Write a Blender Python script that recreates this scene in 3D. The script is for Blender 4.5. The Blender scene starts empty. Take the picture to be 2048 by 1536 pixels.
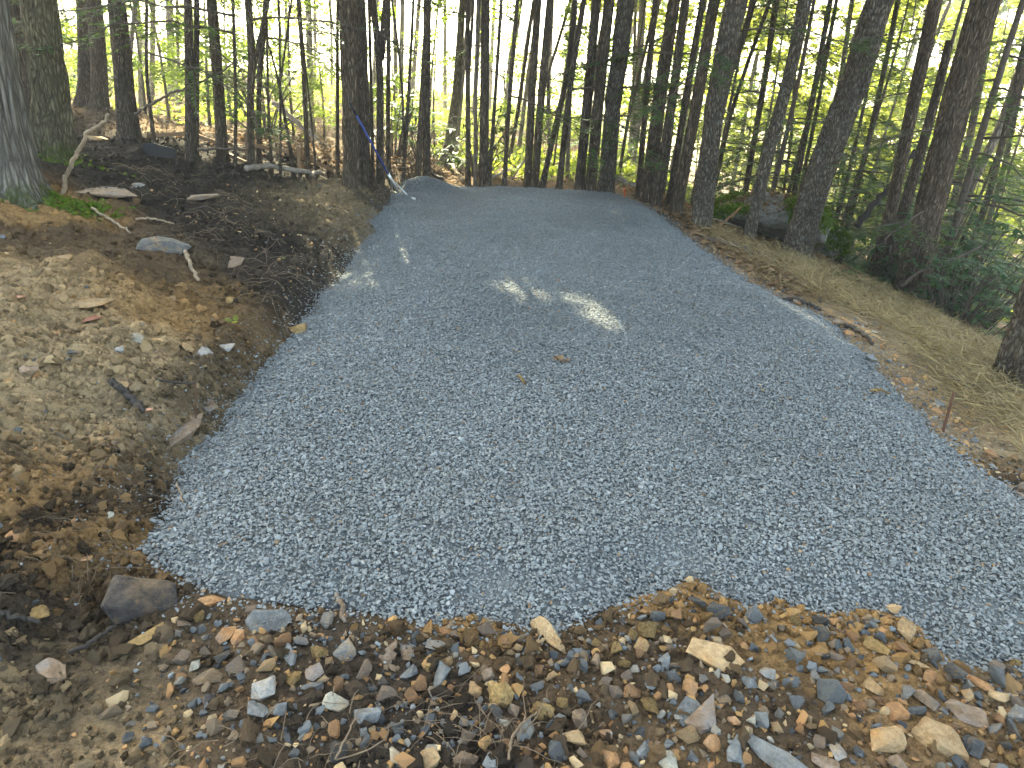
import bpy, bmesh, math, random
import numpy as np
from mathutils import Vector, Matrix, noise as mnoise

random.seed(7)
rng = np.random.default_rng(11)
scene = bpy.context.scene
COL = scene.collection
R = math.radians

# ------------------------------------------------------------------ camera
CAM = np.array([0.0, 0.0, 1.62])
F_PX, W_PX, H_PX = 1400.0, 2048.0, 1536.0
PITCH, ROLL = R(25.0), R(3.6)
f0 = np.array([0, math.cos(PITCH), -math.sin(PITCH)])
r0 = np.array([1.0, 0, 0])
u0 = np.array([0, math.sin(PITCH), math.cos(PITCH)])
CR = math.cos(ROLL) * r0 + math.sin(ROLL) * u0
CU = math.cos(ROLL) * u0 - math.sin(ROLL) * r0
cd = bpy.data.cameras.new('camera')
cam = bpy.data.objects.new('camera', cd)
COL.objects.link(cam)
cd.sensor_width = 36.0
cd.lens = F_PX / W_PX * 36.0
cd.clip_start, cd.clip_end = 0.05, 3000
m = Matrix.Identity(4)
for i in range(3):
    m[i][0], m[i][1], m[i][2], m[i][3] = CR[i], CU[i], -f0[i], CAM[i]
cam.matrix_world = m
scene.camera = cam

# ------------------------------------------------------------------ sky, sun, exposure
SUN_EL, SUN_AZ = R(36), R(-17)            # azimuth from +Y, negative = left
SUN_DIR = np.array([math.sin(SUN_AZ) * math.cos(SUN_EL), math.cos(SUN_AZ) * math.cos(SUN_EL), math.sin(SUN_EL)])
world = bpy.data.worlds.new('World')
scene.world = world
world.use_nodes = True
wn = world.node_tree.nodes
sky = wn.new('ShaderNodeTexSky')
sky.sky_type = 'NISHITA'
sky.sun_disc = False
sky.sun_elevation = SUN_EL
sky.sun_rotation = SUN_AZ
sky.air_density = 0.55
sky.dust_density = 4.0
sky.ozone_density = 0.5
wn['Background'].inputs['Strength'].default_value = 0.14
world.node_tree.links.new(sky.outputs[0], wn['Background'].inputs['Color'])
sd_ = bpy.data.lights.new('sun', 'SUN')
sd_.energy, sd_.angle, sd_.color = 3.0, R(0.53), (1.0, 0.93, 0.82)
sun = bpy.data.objects.new('sun', sd_)
COL.objects.link(sun)
sun.rotation_euler = Vector(SUN_DIR).to_track_quat('Z', 'Y').to_euler()
vs = scene.view_settings
vs.view_transform, vs.look, vs.exposure, vs.gamma = 'Standard', 'None', 3.8, 1.0
vs.use_curve_mapping = False
vs.use_white_balance = True                 # the camera's own balance for open shade
vs.white_balance_temperature, vs.white_balance_tint = 8000, -8.0
cy = scene.cycles
cy.max_bounces, cy.diffuse_bounces, cy.glossy_bounces = 5, 3, 2
cy.transmission_bounces, cy.transparent_max_bounces, cy.volume_bounces = 4, 4, 0
cy.use_adaptive_sampling = True
cy.use_denoising = True
cy.caustics_reflective = cy.caustics_refractive = False

# ------------------------------------------------------------------ noise + layout helpers
def vnoise(x, y, seed=0):
    x = np.asarray(x, float); y = np.asarray(y, float)
    xi = np.floor(x).astype(np.int64); yi = np.floor(y).astype(np.int64)
    fx = x - xi; fy = y - yi
    fx = fx * fx * (3 - 2 * fx); fy = fy * fy * (3 - 2 * fy)
    def h(a, b):
        n = (a * 374761393 + b * 668265263 + seed * 974711) & 0xffffffff
        n = ((n ^ (n >> 13)) * 1274126177) & 0xffffffff
        n = n ^ (n >> 16)
        return (n & 0xffff) / 65535.0
    a = h(xi, yi); b = h(xi + 1, yi); c = h(xi, yi + 1); d = h(xi + 1, yi + 1)
    return (a + (b - a) * fx) * (1 - fy) + (c + (d - c) * fx) * fy      # 0..1
def fbm(x, y, seed=0, o=4, g=0.5):
    s = 0; amp = 1; t = 0
    for k in range(o):
        s = s + amp * (vnoise(x, y, seed + 17 * k) - 0.5); t += amp
        x = x * 2.03 + 5.1; y = y * 2.03 - 3.7; amp *= g
    return s / t * 2                                                     # about -1..1
def sstep(a, b, x):
    t = np.clip((np.asarray(x, float) - a) / (b - a), 0, 1)
    return t * t * (3 - 2 * t)
def ray(px, py):
    d = f0 + (px - W_PX / 2) / F_PX * CR + (H_PX / 2 - py) / F_PX * CU
    return d
def plane(px, py, z=0.0):
    d = ray(px, py)
    return CAM + d * ((z - CAM[2]) / d[2])
def depth(p):
    return float(np.dot(np.asarray(p) - CAM, f0))

PAD_PX = [(285,1100),(315,1040),(340,990),(360,930),(430,860),(480,790),(540,720),(600,650),(640,590),(690,545),(715,500),
  (752,462),(738,442),(765,425),(790,400),(815,384),(870,377),(1000,375),(1130,380),(1230,388),(1275,403),(1330,440),(1385,485),
  (1440,520),(1500,565),(1570,600),(1640,635),(1690,665),(1735,715),(1800,790),(1850,840),(1900,895),(1960,940),(2048,1000),
  (2200,1110),(2330,1200),(2250,1290),(2100,1310),(1990,1330),(1930,1338),(1870,1290),(1830,1240),(1740,1215),(1640,1225),(1560,1200),
  (1500,1212),(1440,1185),(1385,1150),(1340,1175),(1270,1192),(1190,1225),(1100,1262),(1030,1248),(940,1228),(850,1240),(760,1225),(680,1216),
  (600,1212),(520,1200),(440,1190),(370,1160),(320,1135)]
PAD = np.array([plane(*p)[:2] for p in PAD_PX])
_L = np.array([plane(*p)[:2] for p in PAD_PX[:17]]); _Rr = np.array([plane(*p)[:2] for p in PAD_PX[19:36]])
_L = _L[np.argsort(_L[:, 1])]; _Rr = _Rr[np.argsort(_Rr[:, 1])]
def pad_sd(x, y):                       # signed distance to the gravel outline, negative inside
    x = np.asarray(x, float); y = np.asarray(y, float)
    best = np.full(x.shape, 1e9); ins = np.zeros(x.shape, bool)
    n = len(PAD)
    for i in range(n):
        ax, ay = PAD[i]; bx, by = PAD[(i + 1) % n]
        dx, dy = bx - ax, by - ay
        t = np.clip(((x - ax) * dx + (y - ay) * dy) / (dx * dx + dy * dy), 0, 1)
        best = np.minimum(best, (x - ax - t * dx) ** 2 + (y - ay - t * dy) ** 2)
        if ay != by:
            cr = ((ay > y) != (by > y)) & (x < (bx - ax) * (y - ay) / (by - ay) + ax)
            ins ^= cr
    d = np.sqrt(best)
    return np.where(ins, -d, d)
def H0(x, y):
    x = np.asarray(x, float); y = np.asarray(y, float)
    xl = np.interp(y, _L[:, 1], _L[:, 0]); xr = np.interp(y, _Rr[:, 1], _Rr[:, 0])
    sl = np.maximum(0, xl - x); sr = np.maximum(0, x - xr)
    near = 0.25 + 0.75 * sstep(0.6, 2.6, y)
    z = (0.13 * sstep(0, .2, sl) * (1 - .5 * sstep(4.5, 7.5, y)) + 0.23 * np.minimum(sl, 3.2) * (1 - .42 * sstep(4.5, 8.0, y)) + 0.05 * np.clip(sl - 3.2, 0, 25)) * near
    z = z - (0.05 * np.minimum(sr, .5) + 0.27 * np.clip(sr - .5, 0, 2.2) + 0.62 * np.clip(sr - 2.7, 0, 5) + .16 * np.clip(sr - 7.7, 0, 25)) * (0.15 + 0.85 * sstep(1.5, 4, y))
    t = np.maximum(0, y - 10.1)
    z = z - 0.4 * sstep(0.2, 3.0, t) - 0.014 * np.minimum(t, 28)
    z = z + 0.35 * fbm(x * .12, y * .12, 5, 3) * sstep(13, 22, y)
    k = sstep(38, 80, np.hypot(x, y))
    return z * (1 - k) + (-6.0) * k
def soilmask(x, y):
    return 1.0 - sstep(10, 16, y)
def detail(x, y):
    x = np.asarray(x, float); y = np.asarray(y, float)
    xl = np.interp(y, _L[:, 1], _L[:, 0]); xr = np.interp(y, _Rr[:, 1], _Rr[:, 0])
    left = sstep(-0.1, .5, xl - x)
    right = sstep(0.1, .6, x - xr)
    a = 0.3 + 0.7 * left - 0.1 * right
    d = 0.11 * fbm(x * 1.6, y * 1.6, 1, 3) + 0.065 * fbm(x * 4.6, y * 4.6, 2, 4)
    r = 1 - np.abs(fbm(x * 9, y * 9, 3, 3))
    d = d + 0.05 * (r - .75) + 0.03 * fbm(x * 17, y * 17, 4, 3)
    return d * a * (1 - 0.2 * sstep(12, 20, y))
def HG(x, y):
    s = np.asarray(y, float)
    return H0(x, y) + detail(x, y) * sstep(0.0, .35, np.abs(np.asarray(x)) * 0 + 1)
def gz(x, y):
    return float(HG(np.array([x]), np.array([y]))[0])
_TT = np.geomspace(1.0, 60, 900)
def at(px, py, maxd=40.0):              # the spot of ground seen at a pixel of the photograph
    d = ray(px, py)
    P = CAM[None] + d[None] * _TT[:, None]
    h = HG(P[:, 0], P[:, 1])
    hit = np.nonzero((P[:, 2] < h) | (_TT > maxd))[0]
    i = int(hit[0]) if len(hit) else len(_TT) - 1
    if i > 0 and P[i, 2] < h[i]:
        a = P[i - 1, 2] - h[i - 1]; b = P[i, 2] - h[i]
        t = _TT[i - 1] + (_TT[i] - _TT[i - 1]) * a / (a - b)
    else:
        t = _TT[i]
    p = CAM + d * t
    p[2] = gz(p[0], p[1])
    return p
def on_y(px, py, Y):                    # the point at a pixel in the vertical plane y = Y
    d = ray(px, py)
    return CAM + d * (Y / d[1])

# ------------------------------------------------------------------ mesh helpers
def mesh_np(name, V, F, mat=None, smooth=False):
    V = np.asarray(V, np.float32); F = np.asarray(F, np.int32)
    me = bpy.data.meshes.new(name)
    me.vertices.add(len(V)); me.vertices.foreach_set('co', V.ravel())
    k = F.shape[1]
    me.loops.add(F.size); me.loops.foreach_set('vertex_index', F.ravel())
    me.polygons.add(len(F)); me.polygons.foreach_set('loop_start', np.arange(0, F.size, k, dtype=np.int32))
    me.polygons.foreach_set('use_smooth', np.full(len(F), smooth, dtype=bool))
    me.update(calc_edges=True)
    if mat: me.materials.append(mat)
    return me
def link(name, data, parent=None, loc=None, rot=None, scale=None):
    o = bpy.data.objects.new(name, data); COL.objects.link(o)
    if parent: o.parent = parent
    if loc is not None: o.location = loc
    if rot is not None: o.rotation_euler = rot
    if scale is not None: o.scale = scale if hasattr(scale, '__len__') else (scale,) * 3
    return o
def tag(o, label=None, cat=None, group=None, kind=None):
    if label: o['label'] = label
    if cat: o['category'] = cat
    if group: o['group'] = group
    if kind: o['kind'] = kind
    return o
def tube_np(path, rad, segs=8, cap=True, rough=0.0, seed=0):
    """tube along a polyline with one radius per point -> V, F(quads)"""
    P = np.asarray(path, float); n = len(P); rad = np.broadcast_to(np.asarray(rad, float), (n,))
    T = np.gradient(P, axis=0); T /= np.linalg.norm(T, axis=1)[:, None] + 1e-9
    ref = np.array([0.0, 1, 0]) if abs(T[:, 1]).mean() < .8 else np.array([1.0, 0, 0])
    A = np.cross(T, ref); A /= np.linalg.norm(A, axis=1)[:, None] + 1e-9
    B = np.cross(T, A)
    ang = np.linspace(0, 2 * math.pi, segs, endpoint=False)
    rr = rad[:, None] * np.ones((n, segs))
    if rough:
        rr = rr * (1 + rough * (np.random.default_rng(seed).random((n, segs)) - .5))
    V = P[:, None] + rr[:, :, None] * (np.cos(ang)[None, :, None] * A[:, None] + np.sin(ang)[None, :, None] * B[:, None])
    V = V.reshape(-1, 3)
    i = np.arange(n - 1)[:, None] * segs; j = np.arange(segs)[None]; j2 = (j + 1) % segs
    Fq = np.stack([i + j, i + j2, i + segs + j2, i + segs + j], -1).reshape(-1, 4)
    if cap:
        V = np.vstack([V, P[0] - T[0] * rad[0] * .3, P[-1] + T[-1] * rad[-1] * .3])
        a, b = len(V) - 2, len(V) - 1; l = (n - 1) * segs
        jj = np.arange(segs); jn = (jj + 1) % segs
        c1 = np.stack([jn, jj, np.full(segs, a), np.full(segs, a)], -1)
        # caps as degenerate-free triangles are added by the caller through quads of two neighbours
        Fq = np.vstack([Fq])
        tri = np.vstack([np.stack([jn, jj, np.full(segs, a)], -1), np.stack([l + jj, l + jn, np.full(segs, b)], -1)])
        return V, Fq, tri
    return V, Fq, np.zeros((0, 3), int)
def build_mesh(name, parts, mat, smooth=True):
    """parts: list of (V, quads, tris)"""
    Vs = []; loops = []; starts = []; off = 0; pos = 0
    for V, Q, T in parts:
        Vs.append(V)
        if len(Q):
            loops.append((Q + off).ravel()); starts.append(pos + np.arange(len(Q)) * 4); pos += Q.size
        if len(T):
            loops.append((T + off).ravel()); starts.append(pos + np.arange(len(T)) * 3); pos += T.size
        off += len(V)
    V = np.vstack(Vs).astype(np.float32); L = np.concatenate(loops).astype(np.int32); S = np.concatenate(starts).astype(np.int32)
    me = bpy.data.meshes.new(name)
    me.vertices.add(len(V)); me.vertices.foreach_set('co', V.ravel())
    me.loops.add(len(L)); me.loops.foreach_set('vertex_index', L)
    me.polygons.add(len(S)); me.polygons.foreach_set('loop_start', S)
    me.polygons.foreach_set('use_smooth', np.full(len(S), smooth, dtype=bool))
    me.update(calc_edges=True)
    me.materials.append(mat)
    return me
def smooth_path(pts, n):
    P = np.asarray(pts, float)
    if len(P) == 2:
        t = np.linspace(0, 1, n)[:, None]; return P[0] * (1 - t) + P[1] * t
    s = np.r_[0, np.cumsum(np.linalg.norm(np.diff(P, axis=0), axis=1))]
    t = np.linspace(0, s[-1], n)
    Q = np.stack([np.interp(t, s, P[:, k]) for k in range(P.shape[1])], 1)
    for _ in range(3):
        Q[1:-1] = .25 * Q[:-2] + .5 * Q[1:-1] + .25 * Q[2:]
    return Q

# ------------------------------------------------------------------ materials
class NT:
    def __init__(s, name):
        s.m = bpy.data.materials.new(name); s.m.use_nodes = True
        s.t = s.m.node_tree; s.n = s.t.nodes; s.b = s.n['Principled BSDF']; s.out = s.n['Material Output']
    def l(s, a, b): s.t.links.new(a, b)
    def new(s, kind, **kw):
        n = s.n.new(kind)
        for k, v in kw.items(): setattr(n, k, v)
        return n
    def coords(s, scale=(1, 1, 1), kind='Object'):
        tc = s.new('ShaderNodeTexCoord'); mp = s.new('ShaderNodeMapping')
        mp.inputs['Scale'].default_value = scale
        s.l(tc.outputs[kind], mp.inputs['Vector']); return mp.outputs[0]
    def noise(s, vec, scale, detail=4, rough=.6):
        n = s.new('ShaderNodeTexNoise'); n.inputs['Scale'].default_value = scale
        n.inputs['Detail'].default_value = detail; n.inputs['Roughness'].default_value = rough
        if vec: s.l(vec, n.inputs['Vector'])
        return n.outputs['Fac']
    def ramp(s, fac, stops):
        r = s.new('ShaderNodeValToRGB'); e = r.color_ramp.elements
        while len(e) < len(stops): e.new(.5)
        for k, (p, c) in enumerate(stops):
            e[k].position = p; e[k].color = (*c, 1) if len(c) == 3 else c
        s.l(fac, r.inputs[0]); return r.outputs[0]
    def mix(s, fac, a, b, mode='MIX'):
        x = s.new('ShaderNodeMix', data_type='RGBA', blend_type=mode)
        for sock, v in ((x.inputs[0], fac), (x.inputs[6], a), (x.inputs[7], b)):
            if isinstance(v, (int, float)): sock.default_value = v
            elif isinstance(v, tuple): sock.default_value = (*v, 1)
            else: s.l(v, sock)
        return x.outputs[2]
    def math(s, op, a, b=None):
        x = s.new('ShaderNodeMath', operation=op)
        for sock, v in ((x.inputs[0], a), (x.inputs[1], b)):
            if v is None: continue
            if isinstance(v, (int, float)): sock.default_value = v
            else: s.l(v, sock)
        return x.outputs[0]
    def bump(s, h, strength=.5, dist=.01):
        b = s.new('ShaderNodeBump'); b.inputs['Strength'].default_value = strength; b.inputs['Distance'].default_value = dist
        s.l(h, b.inputs['Height']); s.l(b.outputs[0], s.b.inputs['Normal'])
    def base(s, c, rough=.9, spec=.3):
        if isinstance(c, tuple): s.b.inputs['Base Color'].default_value = (*c, 1)
        else: s.l(c, s.b.inputs['Base Color'])
        s.b.inputs['Roughness'].default_value = rough
        s.b.inputs['Specular IOR Level'].default_value = spec
        return s
def gray(k): return (k, k, k)

def m_ground():
    t = NT('soil'); v = t.coords()
    a = t.new('ShaderNodeAttribute', attribute_name='soil')
    n1 = t.noise(v, 7, 6, .7); n2 = t.noise(v, 45, 5, .7); n3 = t.noise(v, 160, 3, .6)
    c = t.mix(1.0, a.outputs['Color'], t.ramp(n1, [(.3, gray(.62)), (.7, gray(1.35))]), 'MULTIPLY')
    c = t.mix(1.0, c, t.ramp(n2, [(.32, gray(.5)), (.55, gray(1.05)), (.75, gray(1.45))]), 'MULTIPLY')
    t.base(c, .95, .15)
    h = t.math('ADD', t.math('MULTIPLY', n2, 1.0), t.math('MULTIPLY', n3, .5))
    t.bump(h, .9, .03); return t.m
def m_inst(name, rough=.85, spec=.3, bump=.4, bscale=120, var=.35):
    """colour comes with each scattered piece"""
    t = NT(name); a = t.new('ShaderNodeAttribute', attribute_name='col', attribute_type='INSTANCER')
    v = t.coords(); n = t.noise(v, bscale, 4, .65)
    c = t.mix(1.0, a.outputs['Color'], t.ramp(n, [(.3, gray(1 - var)), (.7, gray(1 + var))]), 'MULTIPLY')
    t.base(c, rough, spec); t.bump(n, bump, .01); return t.m
def m_stone(name, c1, c2, stain=None, rough=.8, dirt=.35, streak=1.0, spec=.35):
    t = NT(name); oi = t.new('ShaderNodeObjectInfo')
    tc = t.new('ShaderNodeTexCoord'); mp = t.new('ShaderNodeMapping')
    mp.inputs['Scale'].default_value = (1, 1, streak)
    add = t.new('ShaderNodeVectorMath', operation='ADD')
    t.l(tc.outputs['Object'], mp.inputs['Vector']); t.l(mp.outputs[0], add.inputs[0])
    comb = t.new('ShaderNodeCombineXYZ'); r = t.math('MULTIPLY', oi.outputs['Random'], 37.0)
    t.l(r, comb.inputs[0]); t.l(r, comb.inputs[1]); t.l(comb.outputs[0], add.inputs[1]); v = add.outputs[0]
    n = t.noise(v, 18, 6, .65); n2 = t.noise(v, 70, 4, .7)
    c = t.ramp(n, [(.32, c1), (.68, c2)])
    if stain:
        ns = t.noise(v, 9, 3, .6)
        c = t.mix(t.ramp(ns, [(.5, gray(0)), (.66, gray(.85))]), c, stain)
    c = t.mix(1.0, c, t.ramp(n2, [(.3, gray(.72)), (.7, gray(1.25))]), 'MULTIPLY')
    val = t.math('ADD', t.math('MULTIPLY', oi.outputs['Random'], .5), .78)
    vm = t.new('ShaderNodeCombineColor'); [t.l(val, vm.inputs[k]) for k in range(3)]
    c = t.mix(1.0, c, vm.outputs[0], 'MULTIPLY')
    nd = t.noise(v, 26, 5, .7)                              # soil stuck to it in patches
    c = t.mix(t.ramp(nd, [(.55, gray(0)), (.72, gray(dirt * 2))]), c, (.19, .12, .06))
    t.base(c, rough, spec); n3 = t.noise(v, 260, 3, .7); c2 = None
    t.bump(t.math('ADD', t.math('ADD', n, t.math('MULTIPLY', n2, .7)), t.math('MULTIPLY', n3, .25)), .9, .016); return t.m
def m_bark(name, dark, light, zs=.12, sc=34, moss=0.0, mossh=.5, bump=.9, lichen=None):
    t = NT(name); tc = t.new('ShaderNodeTexCoord'); mp = t.new('ShaderNodeMapping')
    mp.inputs['Scale'].default_value = (1, 1, zs); t.l(tc.outputs['Object'], mp.inputs['Vector']); v = mp.outputs[0]
    oi = t.new('ShaderNodeObjectInfo')
    vor = t.new('ShaderNodeTexVoronoi', feature='DISTANCE_TO_EDGE'); vor.inputs['Scale'].default_value = sc
    nw = t.new('ShaderNodeTexNoise'); nw.inputs['Scale'].default_value = sc * .35; nw.inputs['Detail'].default_value = 5; t.l(v, nw.inputs['Vector'])
    wv = t.new('ShaderNodeVectorMath', operation='MULTIPLY_ADD'); wv.inputs[1].default_value = (.085,) * 3
    t.l(nw.outputs['Color'], wv.inputs[0]); t.l(v, wv.inputs[2]); t.l(wv.outputs[0], vor.inputs['Vector'])
    crack = t.ramp(vor.outputs['Distance'], [(.0, gray(.0)), (.38, gray(1))])
    n = t.noise(v, sc * 1.7, 5, .7); big = t.noise(t.coords(), 2.3, 3, .6)
    c = t.mix(crack, tuple(x * .6 for x in dark), t.ramp(n, [(.3, dark), (.72, light)]))
    c = t.mix(1.0, c, t.ramp(big, [(.3, gray(.75)), (.7, gray(1.25))]), 'MULTIPLY')
    if lichen:
        nl = t.noise(t.coords(), 16, 5, .7); c = t.mix(t.ramp(nl, [(.55, gray(0)), (.7, gray(.55))]), c, lichen)
    if moss > 0:
        sep = t.new('ShaderNodeSeparateXYZ'); t.l(tc.outputs['Object'], sep.inputs[0])
        nm = t.noise(t.coords(), 6, 5, .7)
        k = t.math('SUBTRACT', t.math('ADD', nm, moss), t.math('MULTIPLY', sep.outputs[2], 1.0 / mossh))
        c = t.mix(t.ramp(k, [(.5, gray(0)), (.7, gray(.9))]), c, t.ramp(n, [(.3, (.03, .042, .01)), (.7, (.10, .12, .022))]))
    t.base(c, .92, .15)
    t.bump(t.math('ADD', crack, t.math('MULTIPLY', n, .6)), bump, .04); return t.m
def m_leaf(name, c1, c2, trans, tw=.45, rough=.5, spec=.35):
    t = NT(name); oi = t.new('ShaderNodeObjectInfo')
    g = t.new('ShaderNodeNewGeometry')
    c = t.ramp(g.outputs['Random Per Island'], [(0, c1), (1, c2)])
    t.base(c, rough, spec)
    tr = t.new('ShaderNodeBsdfTranslucent')
    tcx = t.mix(g.outputs['Random Per Island'], trans, tuple(x * .6 for x in trans)); t.l(tcx, tr.inputs[0])
    mx = t.new('ShaderNodeMixShader'); mx.inputs[0].default_value = tw
    t.l(t.b.outputs[0], mx.inputs[1]); t.l(tr.outputs[0], mx.inputs[2]); t.l(mx.outputs[0], t.out.inputs[0]); return t.m
def m_plain(name, c, rough=.6, metal=0, var=.25, sc=30, zs=1, bump=.2, spec=.4):
    t = NT(name); v = t.coords((1, 1, zs)); n = t.noise(v, sc, 5, .65)
    cc = t.mix(1.0, c, t.ramp(n, [(.3, gray(1 - var)), (.7, gray(1 + var))]), 'MULTIPLY')
    t.base(cc, rough, spec); t.b.inputs['Metallic'].default_value = metal; t.bump(n, bump, .004); return t.m

M = dict(
  soil=m_ground(),
  gravel=m_inst('crushed_slate', .78, .3, .3, 140, .16),
  pebble=m_inst('pebble', .85, .3, .5, 90, .4),
  clod=m_inst('clod', .97, .1, .9, 70, .45),
  slate=m_stone('slate', (.085, .092, .098), (.20, .208, .212), None, .6, .3, 3),
  slatedark=m_stone('dark_slate', (.03, .032, .035), (.10, .104, .108), (.16, .10, .05), .65, .3, 2),
  dark=m_stone('dark_shale', (.022, .018, .017), (.065, .053, .048), (.13, .085, .05), .75, .3, 1),
  rust=m_stone('rust_stone', (.22, .10, .04), (.42, .235, .11), (.17, .12, .09), .85, .3, 1),
  tan=m_stone('tan_sandstone', (.27, .165, .08), (.46, .33, .19), (.33, .175, .065), .88, .34, 1.6),
  brown=m_stone('brown_stone', (.13, .085, .055), (.29, .21, .15), (.15, .14, .14), .85, .35, 1.6),
  pale=m_stone('pale_stone', (.22, .20, .165), (.40, .37, .30), (.28, .20, .12), .85, .38, 1),
  grey=m_stone('grey_stone', (.15, .145, .14), (.32, .30, .275), (.24, .16, .09), .85, .35, 1.5),
  clump=m_stone('soil_clump', (.22, .14, .06), (.38, .26, .12), (.1, .06, .03), .97, .5, 1, .1),
  boulder=m_stone('boulder', (.11, .10, .088), (.30, .275, .24), (.06, .075, .03), .9, .25, 1),
  bark_dark=m_bark('hemlock_bark', (.085, .064, .048), (.28, .215, .16), .20, 46),
  bark_brown=m_bark('brown_bark', (.095, .07, .05), (.31, .235, .165), .20, 42),
  bark_rough=m_bark('rough_bark', (.09, .072, .055), (.31, .25, .19), .34, 38, lichen=(.27, .28, .25)),
  bark_mossy=m_bark('mossy_bark', (.10, .085, .05), (.30, .255, .16), .22, 40, moss=.16, mossh=.8),
  bark_grey=m_bark('grey_bark', (.14, .125, .105), (.37, .335, .28), .10, 30, moss=.08, mossh=.7, bump=1.0),
  bark_pale=m_bark('pale_bark', (.20, .165, .13), (.40, .34, .28), .2, 30, bump=.5),
  twig=m_plain('twig', (.085, .063, .048), .9, 0, .4, 40),
  root=m_plain('root', (.15, .105, .068), .9, 0, .35, 40),
  drywood=m_plain('dry_wood', (.25, .185, .125), .85, 0, .4, 25, .3, .5),
  blackwood=m_plain('black_wood', (.035, .028, .024), .9, 0, .5, 40, .3, .6),
  greylog=m_plain('grey_log', (.23, .19, .155), .9, 0, .4, 20, 1, .6),
  lumber=m_plain('lumber', (.22, .135, .075), .8, 0, .25, 12, 8, .2),
  hemlock=m_leaf('hemlock_needles', (.018, .045, .018), (.05, .10, .03), (.20, .34, .05), .42, .55),
  broad=m_leaf('broad_leaf', (.04, .09, .02), (.09, .16, .03), (.42, .58, .07), .5, .5),
  sunny=m_leaf('yellow_green_leaf', (.08, .14, .025), (.15, .20, .04), (.60, .66, .10), .55, .55),
  rhodo=m_leaf('rhododendron_leaf', (.018, .05, .022), (.04, .085, .03), (.15, .26, .05), .22, .5, .15),
  cover=m_leaf('ground_plant', (.10, .17, .025), (.20, .27, .05), (.50, .60, .08), .4, .6),
  canopy=m_leaf('canopy_leaf', (.03, .07, .02), (.06, .11, .03), (.20, .30, .05), .25, .6),
  moss=m_leaf('moss', (.05, .09, .01), (.12, .17, .02), (.15, .2, .02), .15, .9, .1),
  litter=m_leaf('dead_leaf', (.085, .05, .028), (.27, .175, .10), (.25, .14, .06), .2, .85, .1),
  straw=m_leaf('straw_blade', (.155, .112, .055), (.37, .285, .145), (.4, .3, .12), .2, .7, .2),
  blue=m_plain('blue_fibreglass', (.012, .04, .2), .45, 0, .1, 30, 1, .0, .5),
  metal=m_plain('aluminium', (.62, .63, .64), .35, .9, .08, 60, 1, .05),
  rebar=m_plain('rusty_bar', (.11, .055, .035), .9, .3, .3, 90, 1, .4),
  orange=m_plain('orange_plastic', (.5, .085, .03), .5, 0, .1, 30),
  silt=m_plain('black_fabric', (.015, .015, .017), .75, 0, .3, 30, 1, .4),
)

# ------------------------------------------------------------------ ground: one sheet, fine near the camera
def axis(pieces):
    out = [pieces[0][0]]
    for a, b, d0, d1 in pieces:
        x = a
        while x < b - 1e-6:
            t = (x - a) / (b - a); x = min(b, x + d0 * (d1 / d0) ** t)
            out.append(x)
    return np.array(out)
gx = axis([(-900, -60, 120, 8), (-60, -9, 2.5, .25), (-9, -4.2, .2, .035), (-4.2, 4.2, .026, .026), (4.2, 10, .035, .25), (10, 60, .25, 2.5), (60, 900, 8, 120)])
gy = axis([(-60, -2, 12, .4), (-2, .6, .3, .03), (.6, 5, .02, .024), (5, 11, .03, .045), (11, 20, .05, .2), (20, 45, .2, .8), (45, 100, .8, 4), (100, 1200, 8, 150)])
GX, GY = np.meshgrid(gx, gy)
gX, gY = GX.ravel(), GY.ravel()
sdv = pad_sd(gX, gY)
gZ = H0(gX, gY) + detail(gX, gY) * (0.12 + .88 * sstep(-.02, .3, sdv))
gZ = gZ - .07 * sstep(.02, -.1, sdv)
nx, ny = len(gx), len(gy)
ii = (np.arange(ny - 1)[:, None] * nx + np.arange(nx - 1)[None]).ravel()
GF = np.stack([ii, ii + 1, ii + nx + 1, ii + nx], 1)
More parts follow.
